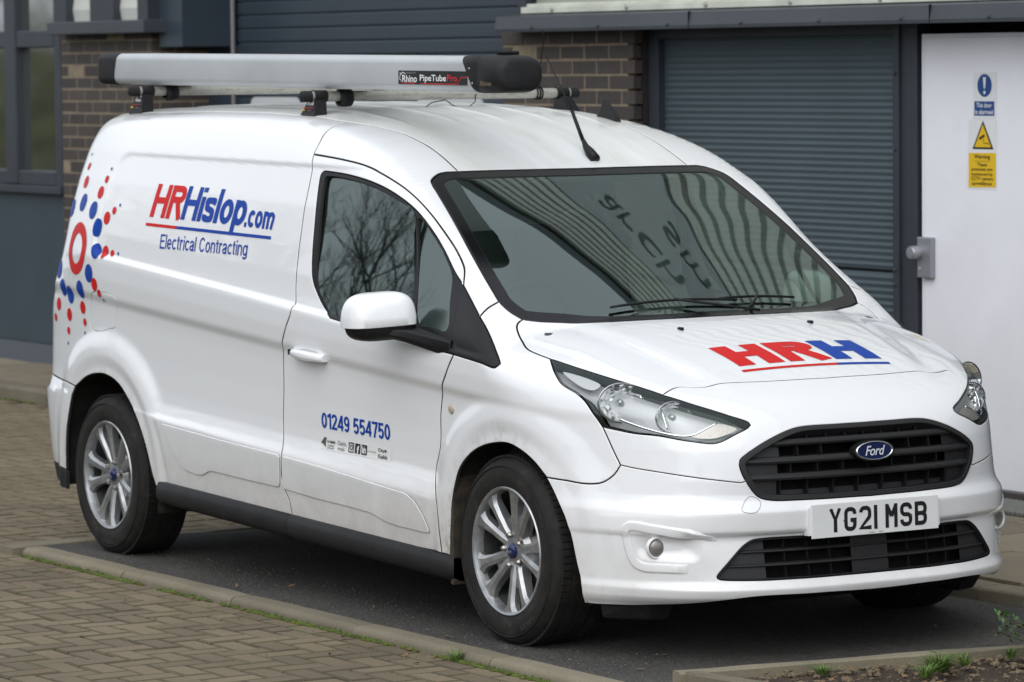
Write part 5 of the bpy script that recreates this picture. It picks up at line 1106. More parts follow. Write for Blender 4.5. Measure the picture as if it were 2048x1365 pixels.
def rim_mesh():
    r = MB(); r.lathe([(.2185, .010), (.220, .014), (.2165, .018), (.2095, .015), (.206, .004), (.203, -.02)], 72)
    for p in range(5):
        for s in (-1, 1):
            c = R(68 + 72 * p); ai = c + s * R(13); ao = c + s * R(14.5)
            sec = []
            for rr, ang, wd, zt, th in ((.045, ai, .018, -.014, .045), (.080, ai + (ao - ai) * .2, .0165, -.006, .045), (.13, ai + (ao - ai) * .55, .0170, .000, .040), (.172, ai + (ao - ai) * .85, .0205, .005, .034), (.190, ai + (ao - ai) * .95, .028, .006, .028), (.2085, ao, .046, .006, .024)):
                d = Vector((math.cos(ang), math.sin(ang), 0)); q = Vector((-math.sin(ang), math.cos(ang), 0)); b = d * rr
                sec.append([b - q * wd + Vector((0, 0, zt - th)), b - q * wd + Vector((0, 0, zt - .010)), b - q * wd * .45 + Vector((0, 0, zt)), b + q * wd * .45 + Vector((0, 0, zt)), b + q * wd + Vector((0, 0, zt - .010)), b + q * wd + Vector((0, 0, zt - th))])
            V = [v for g in sec for v in g]; r.add(V, [(i * 6 + j, i * 6 + (j + 1) % 6, (i + 1) * 6 + (j + 1) % 6, (i + 1) * 6 + j) for i in range(5) for j in range(6)] + [tuple(range(6)), tuple(30 + j for j in range(6))])
    for p in range(5):
        c = R(68 + 72 * p); V = []
        for rr, zt_ in ((.05, -.016), (.09, -.013), (.125, -.012), (.132, -.028)):
            for a in (-15, -5, 5, 15): V.append((rr * math.cos(c + R(a)), rr * math.sin(c + R(a)), zt_ - (.006 if abs(a) < 10 else 0)))
        r.add(V, [(i * 4 + j, i * 4 + j + 1, (i + 1) * 4 + j + 1, (i + 1) * 4 + j) for i in range(3) for j in range(3)])
    r.lathe([(0, -.014), (.040, -.012), (.066, -.020), (.078, -.040), (.078, -.07)], 40)
    return r
proto = {}
for x in (0.0, -3.062):
    for sd in (-1, 1):
        w = wheel(x, sd)
        if not proto:
            proto['tyre'] = tyre_mesh().build('tyre', M_tyre, w, sharp=50); proto['tread'] = tread_mesh().build('tread', M_tyre, w); proto['rim'] = rim_mesh().build('rim', M_alloy, w, sharp=28)
            proto['barrel'] = MB().lathe([(.204, -.018), (.196, -.06), (.186, -.14), (.20, -.185)], 72).build('barrel', M_barrel, w, True)
            proto['brake_disc'] = MB().lathe([(.0, -.06), (.14, -.06), (.14, -.085), (.0, -.085)], 40).build('brake_disc', M_steel, w, sharp=40)
            proto['barrel_shadow'] = MB().lathe([(.0, -.12), (.195, -.12)], 40).build('wheel_shade', M_black, w)  # black disc standing for the shade behind the spokes
            proto['centre_cap'] = MB().lathe([(0, .002), (.022, .001), (.0265, -.003), (.0275, -.014)], 32).build('centre_cap', M_navy, w, sharp=40)
            ang0 = 0
            for s_, c0_ in (('205/60 R16', 128), ('96 H', 30), ('TUBELESS', 300), ('RADIAL', 215)):
                V, Fc = text2d(s_, .01); V = fit2d(V, h=.017); V[:, 0] -= V[:, 0].mean()
                pyo = [((.262 + b) * math.cos(R(c0_) - a / .262), (.262 + b) * math.sin(R(c0_) - a / .262), .0222) for a, b in V]; proto['sidewall' + s_] = pyobj('sidewall_print', pyo, Fc, M_sidewall, w)
            proto['groove'] = MB().lathe([(.2870, .0190), (.2885, .0212), (.2905, .0205), (.2915, .0160)], 96).add([], []).build('sidewall_rib', M_tyre, w, True)
            for k in range(5):
                a = R(104 + 72 * k); nut = MB(); Mn = Matrix.Translation((.054 * math.cos(a), .054 * math.sin(a), -.022))
                nut.lathe([(.0, .024), (.0065, .023), (.0105, .015), (.0115, .0)], 6, Mn); proto['wheel_nut%d' % k] = nut.build('wheel_nut', M_steel, w)
            nV, nF = text2d('Ford', .01, .25); nV = fit2d(nV, w=.030, x0=-.015, y0=-.006)
            proto['cap_script'] = pyobj('cap_script', [(a, b, .0042) for a, b in nV], nF, M_greyink, w)
        else:
            for k, o in list(proto.items()):
                if k == 'w': continue
                c = o.copy(); COL.objects.link(c); c.parent = w
                if x < -1: c.rotation_euler = (0, 0, R(-31))
# ---------------- headlamps
lamp_loop = chain('hl_lower', 'hl_bottom', 'hl_top', '-bon_hl')
def headlamp(sd):
    L = panel('headlamp', 'wrap', lamp_loop, [M_clear, M_rubber], van, h=.02, gap=.0025, sides=(sd,), off=-.001, depth=.03)
    rimo = shrink(lamp_loop, .010)
    panel('lamp_edge', 'wrap', lamp_loop, [M_frit, M_frit], L, holes=[resample(rimo, .01)], h=.012, gap=.003, rim=.001, sides=(sd,), off=-.003, edge=False)
    panel('lamp_bowl', 'wrap', lamp_loop, [M_lampdark, M_frit], L, h=.02, gap=.004, rim=0, sides=(sd,), off=-.045, edge=False)
    Y = lambda p: Vector((p[0], sd * p[1], p[2]))
    for key, r, aim in (('hl_bowl1', .066, (.93, .30, .05)), ('hl_bowl2', .054, (.97, .15, .05))):
        p = Vector(CURVES[key][0]); p = Y(p) - Vector((.050, sd * .018, .004)); q = Vector((aim[0], sd * aim[1], aim[2])).to_track_quat('Z', 'Y').to_matrix().to_4x4(); Mb = Matrix.Translation(p) @ q
        b = MB(); nseg = 13; rd = random.Random(5); rings = [(.012, -.034), (.028, -.026), (.044, -.012), (r, .012)]
        for i in range(3):
            for k in range(nseg):
                c4 = []
                for rr, hh, kk in ((rings[i][0], rings[i][1], k), (rings[i][0], rings[i][1], k + 1), (rings[i + 1][0], rings[i + 1][1], k + 1), (rings[i + 1][0], rings[i + 1][1], k)):
                    an = 2 * math.pi * kk / nseg; c4.append(Vector((rr * math.cos(an) * 1.12, rr * math.sin(an) * .92, hh)))
                m0 = sum(c4, Vector()) / 4; ta, tb = rd.uniform(-.45, .45), rd.uniform(-.45, .45)
                b.add([Mb @ (q_ + Vector((0, 0, ta * (q_.x - m0.x) + tb * (q_.y - m0.y)))) for q_ in c4], [(0, 1, 2, 3)])
        b.build('reflector', M_reflector, L)
        MB().lathe([(.0, .012), (.009, .010), (.012, -.005), (.011, -.03)], 16, Mb).build('bulb_shield', M_lampgrey, L, True)
        MB().lathe([(r * 1.0, .010), (r * 1.06, .016), (r * 1.1, .010)], 36, Mb @ Matrix.Diagonal((1.12, .92, 1, 1))).build('reflector_rim', M_lampgrey, L, True)
    def strip(key, wdt, off, mat, nm):
        P = snap(catmull(CURVES[key], .008)); n = gradF(P); P = P - n * off
        MB().tube([Y(p) for p in P], wdt, 6).build(nm, mat, L, True)
    strip('hl_strip', .0045, .022, M_chrome, 'light_strip'); strip('hl_div', .004, .024, M_chrome, 'light_strip')
    sg = snap(catmull(CURVES['hl_sig'], .012, closed=True)); panel('indicator', 'wrap', sg, [M_indic, M_indic], L, h=.012, gap=.002, rim=0, sides=(sd,), off=-.020, edge=False)
    sm = snap(catmull(CURVES['hl_side'], .012, closed=True)); panel('side_reflector', 'wrap', sm, [M_lampwhite, M_lampwhite], L, h=.014, gap=.002, rim=0, sides=(sd,), off=-.018, edge=False)
    return L
M_lampdark = flat('lamp_back', (.46, .46, .47), .3, .25); M_reflector = flat('lamp_silver', (.90, .91, .92), .08, .92); M_lampgrey = flat('lamp_housing', (.34, .34, .35), .22, .85); M_lampwhite = flat('lamp_reflector', (.55, .55, .55), .35, .3); M_indic = flat('lamp_indicator', (.55, .50, .46), .25, .6, bmp=.8, bscale=300)
headlamp(-1); headlamp(1)
# ---------------- grille
gr_in = resample(shrink(grille_loop, .020), .01)
frame = panel('grille', 'wrap', grille_loop, [M_grille, M_black], van, holes=[gr_in], h=.012, gap=.0008, rim=.003, depth=.05, sides=(1,), off=.004)
def xsurf(y, z): return float(march(np.array([[1.3, y, z]]), np.array([[-1., 0, 0]]), 1.0, 30)[0, 0])
def bar(z, yend, hgt, dep, setb, name, mat, n=41, parent=frame, fl=.6, twist=0.0):
    V = []; ys = np.linspace(-yend, yend, n)
    for y in ys:
        e = min(1, (yend - abs(y)) / .03 + .35); k = e if e < 1 else 1
        xx = xsurf(y, z) - setb
        prof = [(-dep, hgt * .5), (-.010, hgt * .5), (-.002, hgt * .18), (0, -hgt * .1), (-.004, -hgt * .42), (-.010, -hgt * .5), (-dep, -hgt * .5)]
        for a, b in prof: V.append((xx + a * k, y, z + b * (k if k > .6 else .6)))
    m = 7; return pyobj(name, V, [(i * m + j, i * m + (j + 1) % m, (i + 1) * m + (j + 1) % m, (i + 1) * m + j) for i in range(n - 1) for j in range(m)] + [tuple(range(m)), tuple((n - 1) * m + j for j in range(m))], mat, parent, False)
for z, ye in ((.716, .385), (.660, .462), (.606, .458)): bar(z, ye, .022, .05, .005, 'grille_bar', M_grille)
def backing(z0, z1, y0, y1, setb, name, mat, parent, n=24):
    V = []; ys = np.linspace(y0, y1, n)
    for y in ys:
        for z in (z0, z1): V.append((xsurf(y, z) - setb, y, z))
    return pyobj(name, V, [(2 * i, 2 * i + 2, 2 * i + 3, 2 * i + 1) for i in range(n - 1)], mat, parent)
def vbar(y, z0, z1, setb, dep, parent, wd=.0022):
    b = MB(); za, zb = z0, z1
    x0 = xsurf(y, za) - setb; x1 = xsurf(y, zb) - setb
    b.add([(x0, y - wd, za), (x0, y + wd, za), (x1, y + wd, zb), (x1, y - wd, zb), (x0 - dep, y - wd, za), (x0 - dep, y + wd, za), (x1 - dep, y + wd, zb), (x1 - dep, y - wd, zb)], [(0, 1, 2, 3), (4, 7, 6, 5), (0, 4, 5, 1), (1, 5, 6, 2), (2, 6, 7, 3), (3, 7, 4, 0)])
    return b.build('grille_rib', M_trim, parent)
for za, zb, ys in ((.724, .766, (-.30, -.225, -.15, -.075, 0, .075, .15, .225, .30)), (.670, .708, (-.27, -.18, .18, .27)), (.616, .652, (-.30, -.2, -.1, 0, .1, .2, .30)), (.535, .598, (-.34, -.24, -.14, -.04, .06, .16, .26, .34))):
    for y in ys: vbar(y, za, zb, .018, .03, frame)
backing(.50, .80, -.50, .50, .065, 'grille_back', M_black, frame)
backing(.735, .790, -.34, .34, .038, 'grille_blank', M_grille, frame); backing(.515, .560, -.40, .40, .040, 'grille_blank', M_grille, frame)
for sd in (-1, 1):
    for za, zb, yi, yo in ((.672, .708, .335, .46), (.616, .650, .345, .48), (.53, .598, .35, .46)): backing(za, zb, sd * yi, sd * yo, .024, 'grille_blank', M_grille, frame, 6)
lg_in = resample(shrink(lgrille_loop, .008), .01)
lframe = panel('lower_grille', 'wrap', lgrille_loop, [M_trim, M_black], van, holes=[lg_in], h=.012, gap=.0008, rim=.003, depth=.05, sides=(1,), off=-.004)
for z, ye in ((.366, .485), (.321, .53)): bar(z, ye, .011, .03, .012, 'grille_bar', M_grille, parent=lframe)
backing(.24, .44, -.58, .58, .085, 'grille_back', M_black, lframe)
backing(.262, .425, -.075, .075, .030, 'grille_blank', M_grille, lframe, 6)
for sd in (-1, 1):
    backing(.262, .415, sd * .40, sd * .575, .026, 'grille_blank', M_grille, lframe, 8)
    for y in (.16, .245, .33): vbar(sd * y, .275, .41, .020, .02, lframe, .0016)
# badge
def facing(p, nrm, up=(0, 0, 1)):
    z = Vector(nrm).normalized(); x = Vector(up).cross(z).normalized(); y = z.cross(x); M_ = Matrix((x, y, z)).transposed().to_4x4(); M_.translation = Vector(p); return M_
Mb = facing((.872, .006, .676), (1, 0, .10)); ell = lambda a, b, n=40: [(a * math.cos(2 * math.pi * k / n), b * math.sin(2 * math.pi * k / n)) for k in range(n)]
badge = MB().prism(ell(.083, .035), -.02, .008, Mb).build('badge', M_trim, frame)
MB().lathe([(.0765, .007), (.0765, .012), (.0725, .0135), (.069, .012), (.069, .007)], 48, Mb @ Matrix.Diagonal((1, .405, 1, 1))).build('badge_ring', M_chrome, frame, True)
MB().prism(ell(.0705, .0283), .006, .0105, Mb).build('badge_field', M_navy, frame)
V, Fc = text2d('Ford', .012, .35, .95); V = fit2d(V, w=.082, h=.032, x0=-.040, y0=-.016)
pyobj('badge_script', [Mb @ Vector((a, b, .0114)) for a, b in V], Fc, M_script, frame)
# number plate, letters drawn as strokes
Mp = facing((.893, 0, .458), (1, 0, .03)); plate = MB().box((-.26, -.0555, -.004), (.26, .0555, .002), Mp, ch=.0015).build('number_plate', flat('plate_white', (.72, .73, .72), .35, var=.05, vscale=8), van)
MB().box((-.27, -.045, -.03), (.27, .045, -.0045), Mp).build('plate_mount', M_paint, plate)
def arc(cx, cy, rx, ry, a0, a1, n=6): return [(cx + rx * math.cos(R(a0 + (a1 - a0) * i / n)), cy + ry * math.sin(R(a0 + (a1 - a0) * i / n))) for i in range(n + 1)]
w_ = .014; a_ = .007; b_ = .043; t_ = .072; c_ = .014
GL = {'Y': (.05, [([(a_, .079), (.025, .040), (b_, .079)], 0), ([(.025, .042), (.025, 0)], 0)]),
 'G': (.05, [([(b_, .055)] + arc(b_ - c_, t_ - c_, c_, c_, 0, 90) + arc(a_ + c_, t_ - c_, c_, c_, 90, 180) + arc(a_ + c_, a_ + c_, c_, c_, 180, 270) + arc(b_ - c_, a_ + c_, c_, c_, 270, 360) + [(b_, .036)], 0), ([(.025, .036), (.050, .036)], 0)]),
 '2': (.05, [(arc(a_ + c_, t_ - c_, c_, c_, 180, 90) + arc(b_ - c_, t_ - c_, c_, c_, 90, 0) + arc(b_ - c_, .048, c_, c_, 0, -35) + [(a_, .007), (.05, .007)], 0)]),
 '1': (.014, [([(.007, 0), (.007, .079)], 0)]),
 'M': (.05, [([(a_, 0), (a_, .079)], 0), ([(b_, 0), (b_, .079)], 0), ([(a_ - .001, .079), (.025, .038)], 0), ([(b_ + .001, .079), (.025, .038)], 0)]),
 'S': (.05, [([(b_, .056)] + arc(b_ - c_, t_ - c_, c_, c_, 0, 90) + arc(a_ + c_, t_ - c_, c_, c_, 90, 180) + arc(a_ + c_, .0395 + c_, c_, c_, 180, 270) + arc(b_ - c_, .0395 - c_, c_, c_, 90, 0) + arc(b_ - c_, a_ + c_, c_, c_, 0, -90) + arc(a_ + c_, a_ + c_, c_, c_, 270, 180) + [(a_, .023)], 0)]),
 'B': (.05, [([(a_, .0), (a_, .079)], 0), ([(a_, t_)] + arc(b_ - c_, t_ - c_, c_, c_, 90, 0) + arc(b_ - c_, .0395 + c_ * .9, c_, c_ * .9, 0, -90) + [(a_, .0395)], 0), ([(b_ - c_, .0395)] + arc(b_ - c_, .0395 - c_ * .9, c_, c_ * .9, 90, 0) + arc(b_ - c_, a_ + c_, c_, c_, 0, -90) + [(a_, a_)], 0)])}
x = -.201 + .010
for ch in 'YG21 MSB':
    if ch == ' ': x += .022; continue
    wd, pp = GL[ch]; lm = MB()
    for kk, pq in enumerate(pp):
        V, Fc = strokes([pq], w_); lm.add([Mp @ Vector((x + a, min(max(b, 0), .079) - .0395, .0028 + .0003 * kk)) for a, b in V], Fc)
    pyobj('plate_letter', lm.v, lm.f, M_ink, plate); x += wd + .011
for sx in (-.128, .145): MB().lathe([(0, .0045), (.004, .004), (.005, .002)], 10, Mp @ Matrix.Translation((sx, -.004, 0))).build('plate_screw', flat('rusty_screw', (.06, .03, .02), .7), plate)
for s, sx, hh in (('TrustFord', -.03, .0042), ('ACW', .012, .0045)):
    V, Fc = text2d(s, .01); V = fit2d(V, h=hh, x0=sx, y0=-.0515); pyobj('plate_print', [Mp @ Vector((a, b, .003)) for a, b in V], Fc, M_ink, plate)
# cover of the towing eye, drawn as a fine joint; deflectors ahead of the wheels
P = snap(catmull(CURVES['toweye'], .008, closed=True)); n = gradF(P); MB().tube([Vector((p[0], -p[1], p[2])) for p in np.vstack([P, P[:1]]) + np.vstack([n, n[:1]]) * .0002], .0011, 5).build('towing_eye_cover', M_greyink, bumper)
for sd in (-1, 1):
    MB().add([(.40, sd * .62, .21), (.62, sd * .60, .21), (.44, sd * .80, .21), (.60, sd * .70, .21), (.40, sd * .62, .125), (.56, sd * .60, .125), (.43, sd * .78, .130), (.55, sd * .68, .130)], [(0, 1, 3, 2), (4, 6, 7, 5), (0, 4, 5, 1), (1, 5, 7, 3), (3, 7, 6, 2), (2, 6, 4, 0)]).build('wheel_deflector', M_plastic, van, bevel=.01)
MB().box((.30, -.50, .185), (.76, .50, .235), None, .02).build('undertray', M_black, van)
# fog lamps and their C-shaped surrounds
for sd in (-1, 1):
    p = Vector(CURVES['fog'][0]); n = Vector(gradF(np.array([CURVES['fog'][0]]))[0]); fw = Vector((.93, .22, 0)).normalized(); q = Vector((p.x, sd * p.y, p.z)); f2 = Vector((fw.x, sd * fw.y, 0))
    Mf = facing(q + f2 * .010, f2); L = MB().lathe([(0, .006), (.018, .004), (.0285, -.001), (.030, -.008)], 32, Mf).build('fog_lamp', flat('fog_lens', (.22, .21, .19), .15, .3, .8, bmp=.5, bscale=200), van, True)
    MB().lathe([(.0295, -.004), (.033, .003), (.037, -.002), (.039, -.012)], 36, Mf).build('lamp_ring', M_paint, L, True)
for sd in (-1, 1):
    P = snap(catmull(CURVES['fog_c'], .008)); n = gradF(P); k = len(P); V = []
    for i in range(k):
        t = P[min(i + 1, k - 1)] - P[max(i - 1, 0)]; t /= np.linalg.norm(t); b = np.cross(n[i], t); e = min(1, min(i, k - 1 - i) / 4 + .3)
        for a, h in ((-.022, -.006), (-.017, .0035), (-.013, .005), (.008, .005), (.012, .003), (.017, -.006)): q = P[i] + b * a + n[i] * (h * e if h > 0 else h); V.append((q[0], sd * q[1], q[2]))
    MB().add(V, [(i * 6 + j, i * 6 + j + 1, (i + 1) * 6 + j + 1, (i + 1) * 6 + j) for i in range(k - 1) for j in range(5)]).build('fog_surround', M_paint, bumper, sharp=25)
# ---------------- door handles, mirrors, marker, wipers, washers, aerials
for dr, sd in ((door_r, -1), (door_l, 1)):
    (x0, y0, z0), (x1, y1, z1) = CURVES['handle']; hb = MB(); xs = np.linspace(x0, x1, 15); V = []
    for i, xx in enumerate(xs):
        t = i / 14; e = math.sin(math.pi * min(1, max(0, t))) ** .5 if 0 < t < 1 else 0; zz = z0 + (z1 - z0) * t; yy = y0 + .014 + .022 * e; hh = .0135 + .004 * (1 - abs(2 * t - 1))
        for a, b in ((-.022, hh), (.0, hh), (.007, hh * .5), (.008, -hh * .3), (.002, -hh), (-.022, -hh)): V.append((xx, sd * (yy + a), zz + b))
    hb.add(V, [(i * 6 + j, i * 6 + (j + 1) % 6, (i + 1) * 6 + (j + 1) % 6, (i + 1) * 6 + j) for i in range(14) for j in range(6)] + [tuple(range(6)), tuple(84 + j for j in range(6))])
    hb.build('handle', M_paint, dr, sharp=60, bevel=.002)
    # cup behind the grip: its shade as a flat, darker disc
    V, Fc = disc(0, 0, 1, 32); cupc = ((x0 + x1) / 2 + .01, (z0 + z1) / 2 + .004)
    decal('handle_cup_shade', V, Fc, 'side', lambda q: np.stack([cupc[0] + q[:, 0] * .052, cupc[1] + q[:, 1] * .048], 1), M_cup, dr, sd, .0008, .5)
    if sd < 0: MB().box((x0 + .002, sd * (y0 + .020), z0 - .006), (x0 + .020, sd * (y0 + .0285), z0 + .008), ch=.003).build('lock_barrel', M_black, dr)
    # mirror
    def sq(cx, cy, cz, rx, ry, rz, e, zlo, zhi, name, mat, sweep=.30, fl=1.0):
        V = []; nu, nv = 40, 24; pw = lambda c: math.copysign(abs(c) ** e, c)
        for j in range(nv + 1):
            ph = -math.pi / 2 + math.pi * j / nv
            for i in range(nu):
                th = 2 * math.pi * i / nu; X = rx * pw(math.cos(ph)) * pw(math.cos(th)); Y_ = ry * pw(math.cos(ph)) * pw(math.sin(th)); Z = rz * pw(math.sin(ph))
                if X < 0: X *= .55
                tpr = 1 - .16 * max(0, Z / rz); Z2 = min(max(Z, zlo), zhi)
                V.append((cx + X * tpr - sweep * Y_, sd * (cy + Y_ * (1 - .12 * max(0, Z / rz))), cz + Z2 - .06 * Y_))
        b = MB(); b.add(V, [(j * nu + i, j * nu + (i + 1) % nu, (j + 1) * nu + (i + 1) % nu, (j + 1) * nu + i) for j in range(nv) for i in range(nu)]); return b.build(name, mat, dr, sharp=45)
    mo_ = (-.635, 1.012, 1.085) if sd < 0 else (-.80, .955, 1.085)
    sq(*mo_, .090, .115, .088, .55, -.030, .2, 'mirror_cap', M_paint_clean)
    sq(mo_[0] + .004, mo_[1] - .006, mo_[2] - .004, .088, .110, .078, .60, -.2, -.027, 'mirror_base', M_trim)
    V = []; st = [((-.33, .900), .985, .040, .012), ((-.42, .915), 1.000, .036, .022), ((-.52, .945), 1.022, .032, .040), ((-.60, .985), 1.034, .024, .055)]
    for (xx, yy), zz, hh, dd in st:
        for a, b in ((-dd, hh), (dd, hh * .8), (dd * 1.1, -hh * .3), (dd * .6, -hh), (-dd, -hh)): V.append((xx + a * .4, sd * (yy + a * .9 - .01), zz + b * .8))
    MB().add(V, [(i * 5 + j, i * 5 + (j + 1) % 5, (i + 1) * 5 + (j + 1) % 5, (i + 1) * 5 + j) for i in range(3) for j in range(5)] + [tuple(range(5)), tuple(15 + j for j in range(5))]).build('mirror_arm', M_trim, dr, sharp=50, bevel=.004)
    MB().lathe([(0, .005), (.012, .004), (.0155, .001), (.018, -.002)], 24, facing((CURVES['marker'][0][0], sd * (CURVES['marker'][0][1] + .002), CURVES['marker'][0][2]), (0, sd, 0))).build('side_marker', flat('marker_lens', (.42, .36, .28), .3), van, True)
for sd in (-1, 1):
    p = CURVES['washer'][0]; MB().box((p[0] - .012, sd * p[1] - .007, p[2] - .002), (p[0] + .012, sd * p[1] + .007, p[2] + .009), ch=.004).build('washer_jet', M_trim, bonnet)
def wiper(a, b, pivot, elbow):
    P = lift('top', np.linspace(a, b, 14)); n = gradF(P); w = MB(); w.tube([Vector(p) for p in P + n * .010], .0050, 6)
    Q = lift('top', np.array([pivot, elbow, ((a[0] + b[0]) / 2, (a[1] + b[1]) / 2)])); nq = gradF(Q); w.tube([Vector(p) for p in catmull(Q + nq * np.array([[.008], [.018], [.014]]), .03)], .0055, 6)
    return w.build('wiper', M_trim, van, True)
wiper((-.085, -.40), (-.045, .10), (.012, .16), (-.005, .02)); wiper((-.055, .03), (-.085, .375), (.012, .10), (-.02, .15))
cowl = []
# whip aerial with its foot, and the fin beside it
ap = Vector(lift('top', np.array([[-.985, .10]]))[0])
aer = MB(); aer.tube([ap + Vector((.045, .0, -.012)), ap + Vector((.01, 0, .012)), ap + Vector((-.02, 0, .035)), ap + Vector((-.035, -.002, .06))], [.020, .019, .012, .007], 12)
aer.tube([ap + Vector((-.035, -.002, .055)), ap + Vector((-.10, -.01, .17))], [.0075, .0065], 8); aer.tube([ap + Vector((-.10, -.01, .17)), ap + Vector((-.17, -.02, .27)), ap + Vector((-.235, -.035, .37))], .0028, 6); aer.build('aerial', M_trim, van, True)
fp = Vector(lift('top', np.array([[-1.51, .53]]))[0])
fo = [(.075, -.012), (.060, .012), (.030, .042), (.0, .068), (-.018, .078), (-.032, .078), (-.036, .062), (-.042, .035), (-.055, .018), (-.075, .006), (-.08, -.004)]
V = []
for k_ in (-1, 1):
    for a, b in fo: V.append((fp.x + a, fp.y + k_ * (.013 - .011 * max(0, b) / .078), fp.z + b))
m = len(fo); MB().add(V, [tuple(range(m)), tuple(range(2 * m - 1, m - 1, -1))] + [(i, (i + 1) % m, m + (i + 1) % m, m + i) for i in range(m)]).build('fin_aerial', M_plastic, van, bevel=.002)
# ---------------- raised mouldings low on the body side
for key, par in (('mould_rear', sidep), ('mould_door', doors)):
    P = [np.array(q) for q in CURVES[key]]; lp = []
    for i in range(len(P)): a, b = P[i], P[(i + 1) % len(P)]; k = max(2, int(np.linalg.norm(b - a) / .012)); lp += [a + (b - a) * t for t in np.arange(k) / k]
    lp = snap(np.array(lp))
    for _ in range(2): lp = .5 * lp + .25 * (np.roll(lp, 1, 0) + np.roll(lp, -1, 0))
    for par_, sd in zip(par, (-1, 1)): panel('moulding', 'side', snap(lp), [M_paint, M_gap], par_, h=.011, sc=(.6, 1), gap=.001, rim=.004, depth=.008, sides=(sd,), off=.0055)
# ---------------- lettering on the side
def sidefn(x0, z0, slope): return lambda q: np.stack([x0 + q[:, 0], z0 + q[:, 1] + slope * q[:, 0]], 1)
sp_r = sidep[0]; lx = CURVES['lg_x']; fs = sidefn(lx[0][0], lx[0][2], -.0205)
def word(s, w, h, x0, y0, mat, name, par, f, bold=0., shear=0., dom='side', sp=1.0):
    V, Fc = text2d(s, bold, shear, sp); V = fit2d(V, w, h, x0, y0); return decal(name, V, Fc, dom, f, mat, par, off=.0034)
def letters(s, w, h, x0, y0, mat, name, par, f, weight=.14, shear=0., dom='side', sp=.09):
    """w = total width, h = cap height; every letter is a cut vinyl piece of its own"""
    L = text_strokes(s, weight, shear, sp); lo = min(v[:, 0].min() for v, _ in L); hi = max(v[:, 0].max() for v, _ in L)
    for V, Fc in L: decal(name, (V - np.array([lo, 0])) * np.array([w / (hi - lo), h]) + np.array([x0, y0]), Fc, dom, f, mat, par)
letters('HR', .270, .130, 0, 0, M_red, 'letter', sp_r, fs, .19, .10, sp=.05)
letters('Hislop', .520, .130, .262, .002, M_blue, 'letter', sp_r, fs, .185, .10, sp=.045)
letters('.com', .228, .0885, .780, .0, M_blue, 'letter', sp_r, fs, .19, 0, sp=.06)
decal('underline', *rect(-.018, -.036, .243, -.024), 'side', fs, M_red, sp_r); decal('underline', *rect(.243, -.036, 1.005, -.024), 'side', fs, M_blue, sp_r)
e = CURVES['el_x']; fe = sidefn(e[1][0], e[1][2], (e[2][2] - e[1][2] + .012) / (e[2][0] - e[1][0]))
letters('Electrical Contracting', .712, .056, 0, 0, M_blue, 'letter', sp_r, fe, .125, sp=.10)
e = CURVES['ph_x']; fphn = sidefn(e[1][0], e[1][2], (e[2][2] - e[1][2]) / (e[2][0] - e[1][0])); letters('01249 554750', .500, .057, 0, 0, M_blue, 'digit', door_r, fphn, .16, sp=.06)
e = CURVES['st_x']; fst = sidefn(e[3][0], e[3][2], (e[2][2] - e[3][2]) / (e[2][0] - e[3][0]))
decal('sticker', *rect(0, 0, .506, .046), 'side', fst, M_sticker, door_r, off=.0014, step=.015)
for s, x0, y0, w, h, mt in (('CHAS MEMBER', .040, .026, .062, .010, M_ink), ('ACCREDITED', .045, .014, .05, .006, M_ink), ('CONTRACTOR', .045, .005, .05, .006, M_ink), ('Checka', .118, .025, .062, .016, M_greyink), ('trade', .122, .006, .050, .014, M_greyink), ('City&', .412, .026, .062, .015, M_ink), ('Guilds', .412, .005, .066, .015, M_ink), ('Apprenticeships', .325, .020, .070, .007, M_greyink)):
    word(s, w, h, x0, y0, mt, 'sticker_print', door_r, lambda q: fst(q) , .015); 
decal('sticker_tear', np.array([(-.004, .022), (.022, .046), (.036, .044), (.030, .028), (.034, .008), (.012, .020)]), [(0, 1, 2, 3, 4, 5)], 'side', fst, M_tear, door_r, off=.0036)
for i, x0 in enumerate((.200, .247, .294)):
    V, Fc = rect(x0, .006, x0 + .037, .043)
    if i == 0: V, Fc = merge(rect(x0, .006, x0 + .037, .0105), rect(x0, .0385, x0 + .037, .043), rect(x0, .0105, x0 + .0045, .0385), rect(x0 + .0325, .0105, x0 + .037, .0385), disc(x0 + .0185, .0245, .010, 20, .006), disc(x0 + .028, .034, .0022, 10))
    decal('sticker_icon', V, Fc, 'side', fst, M_ink, door_r, off=.0030)
word('f', .014, .030, .262, .006, M_white_ink, 'sticker_print', door_r, lambda q: fst(q), .05).location = (0, -.0006, 0); word('in', .026, .025, .2995, .012, M_white_ink, 'sticker_print', door_r, lambda q: fst(q), .03).location = (0, -.0006, 0)
V, Fc = [], []
parts = [strokes([([(.322 + .012 * math.cos(R(a)) * k - .0 , .024 + .02 * math.sin(R(a)) * k) for a in range(110, 261, 15)], 0)], .0018) for k in (.6, .8, 1.0)]
V, Fc = merge(*parts); decal('sticker_print', V, Fc, 'side', fst, M_greyink, door_r, off=.0034)
for key, mat, rad in (('dots_blue', M_blue, [.0375] * 10), ('dots_red', M_red, [.0265, .016] * 8), ('dots_small', M_blue, [.0068] * 7)):
    for p, r_ in zip(CURVES[key], rad):
        V, Fc = disc(0, 0, r_, 26); decal_at('dot', V, Fc, p, mat, sp_r)
p = CURVES['ring'][0]; V, Fc = disc(0, 0, .108, 48, .063); decal_at('ring_emblem', V, Fc, p, M_red, sp_r, step=.012)
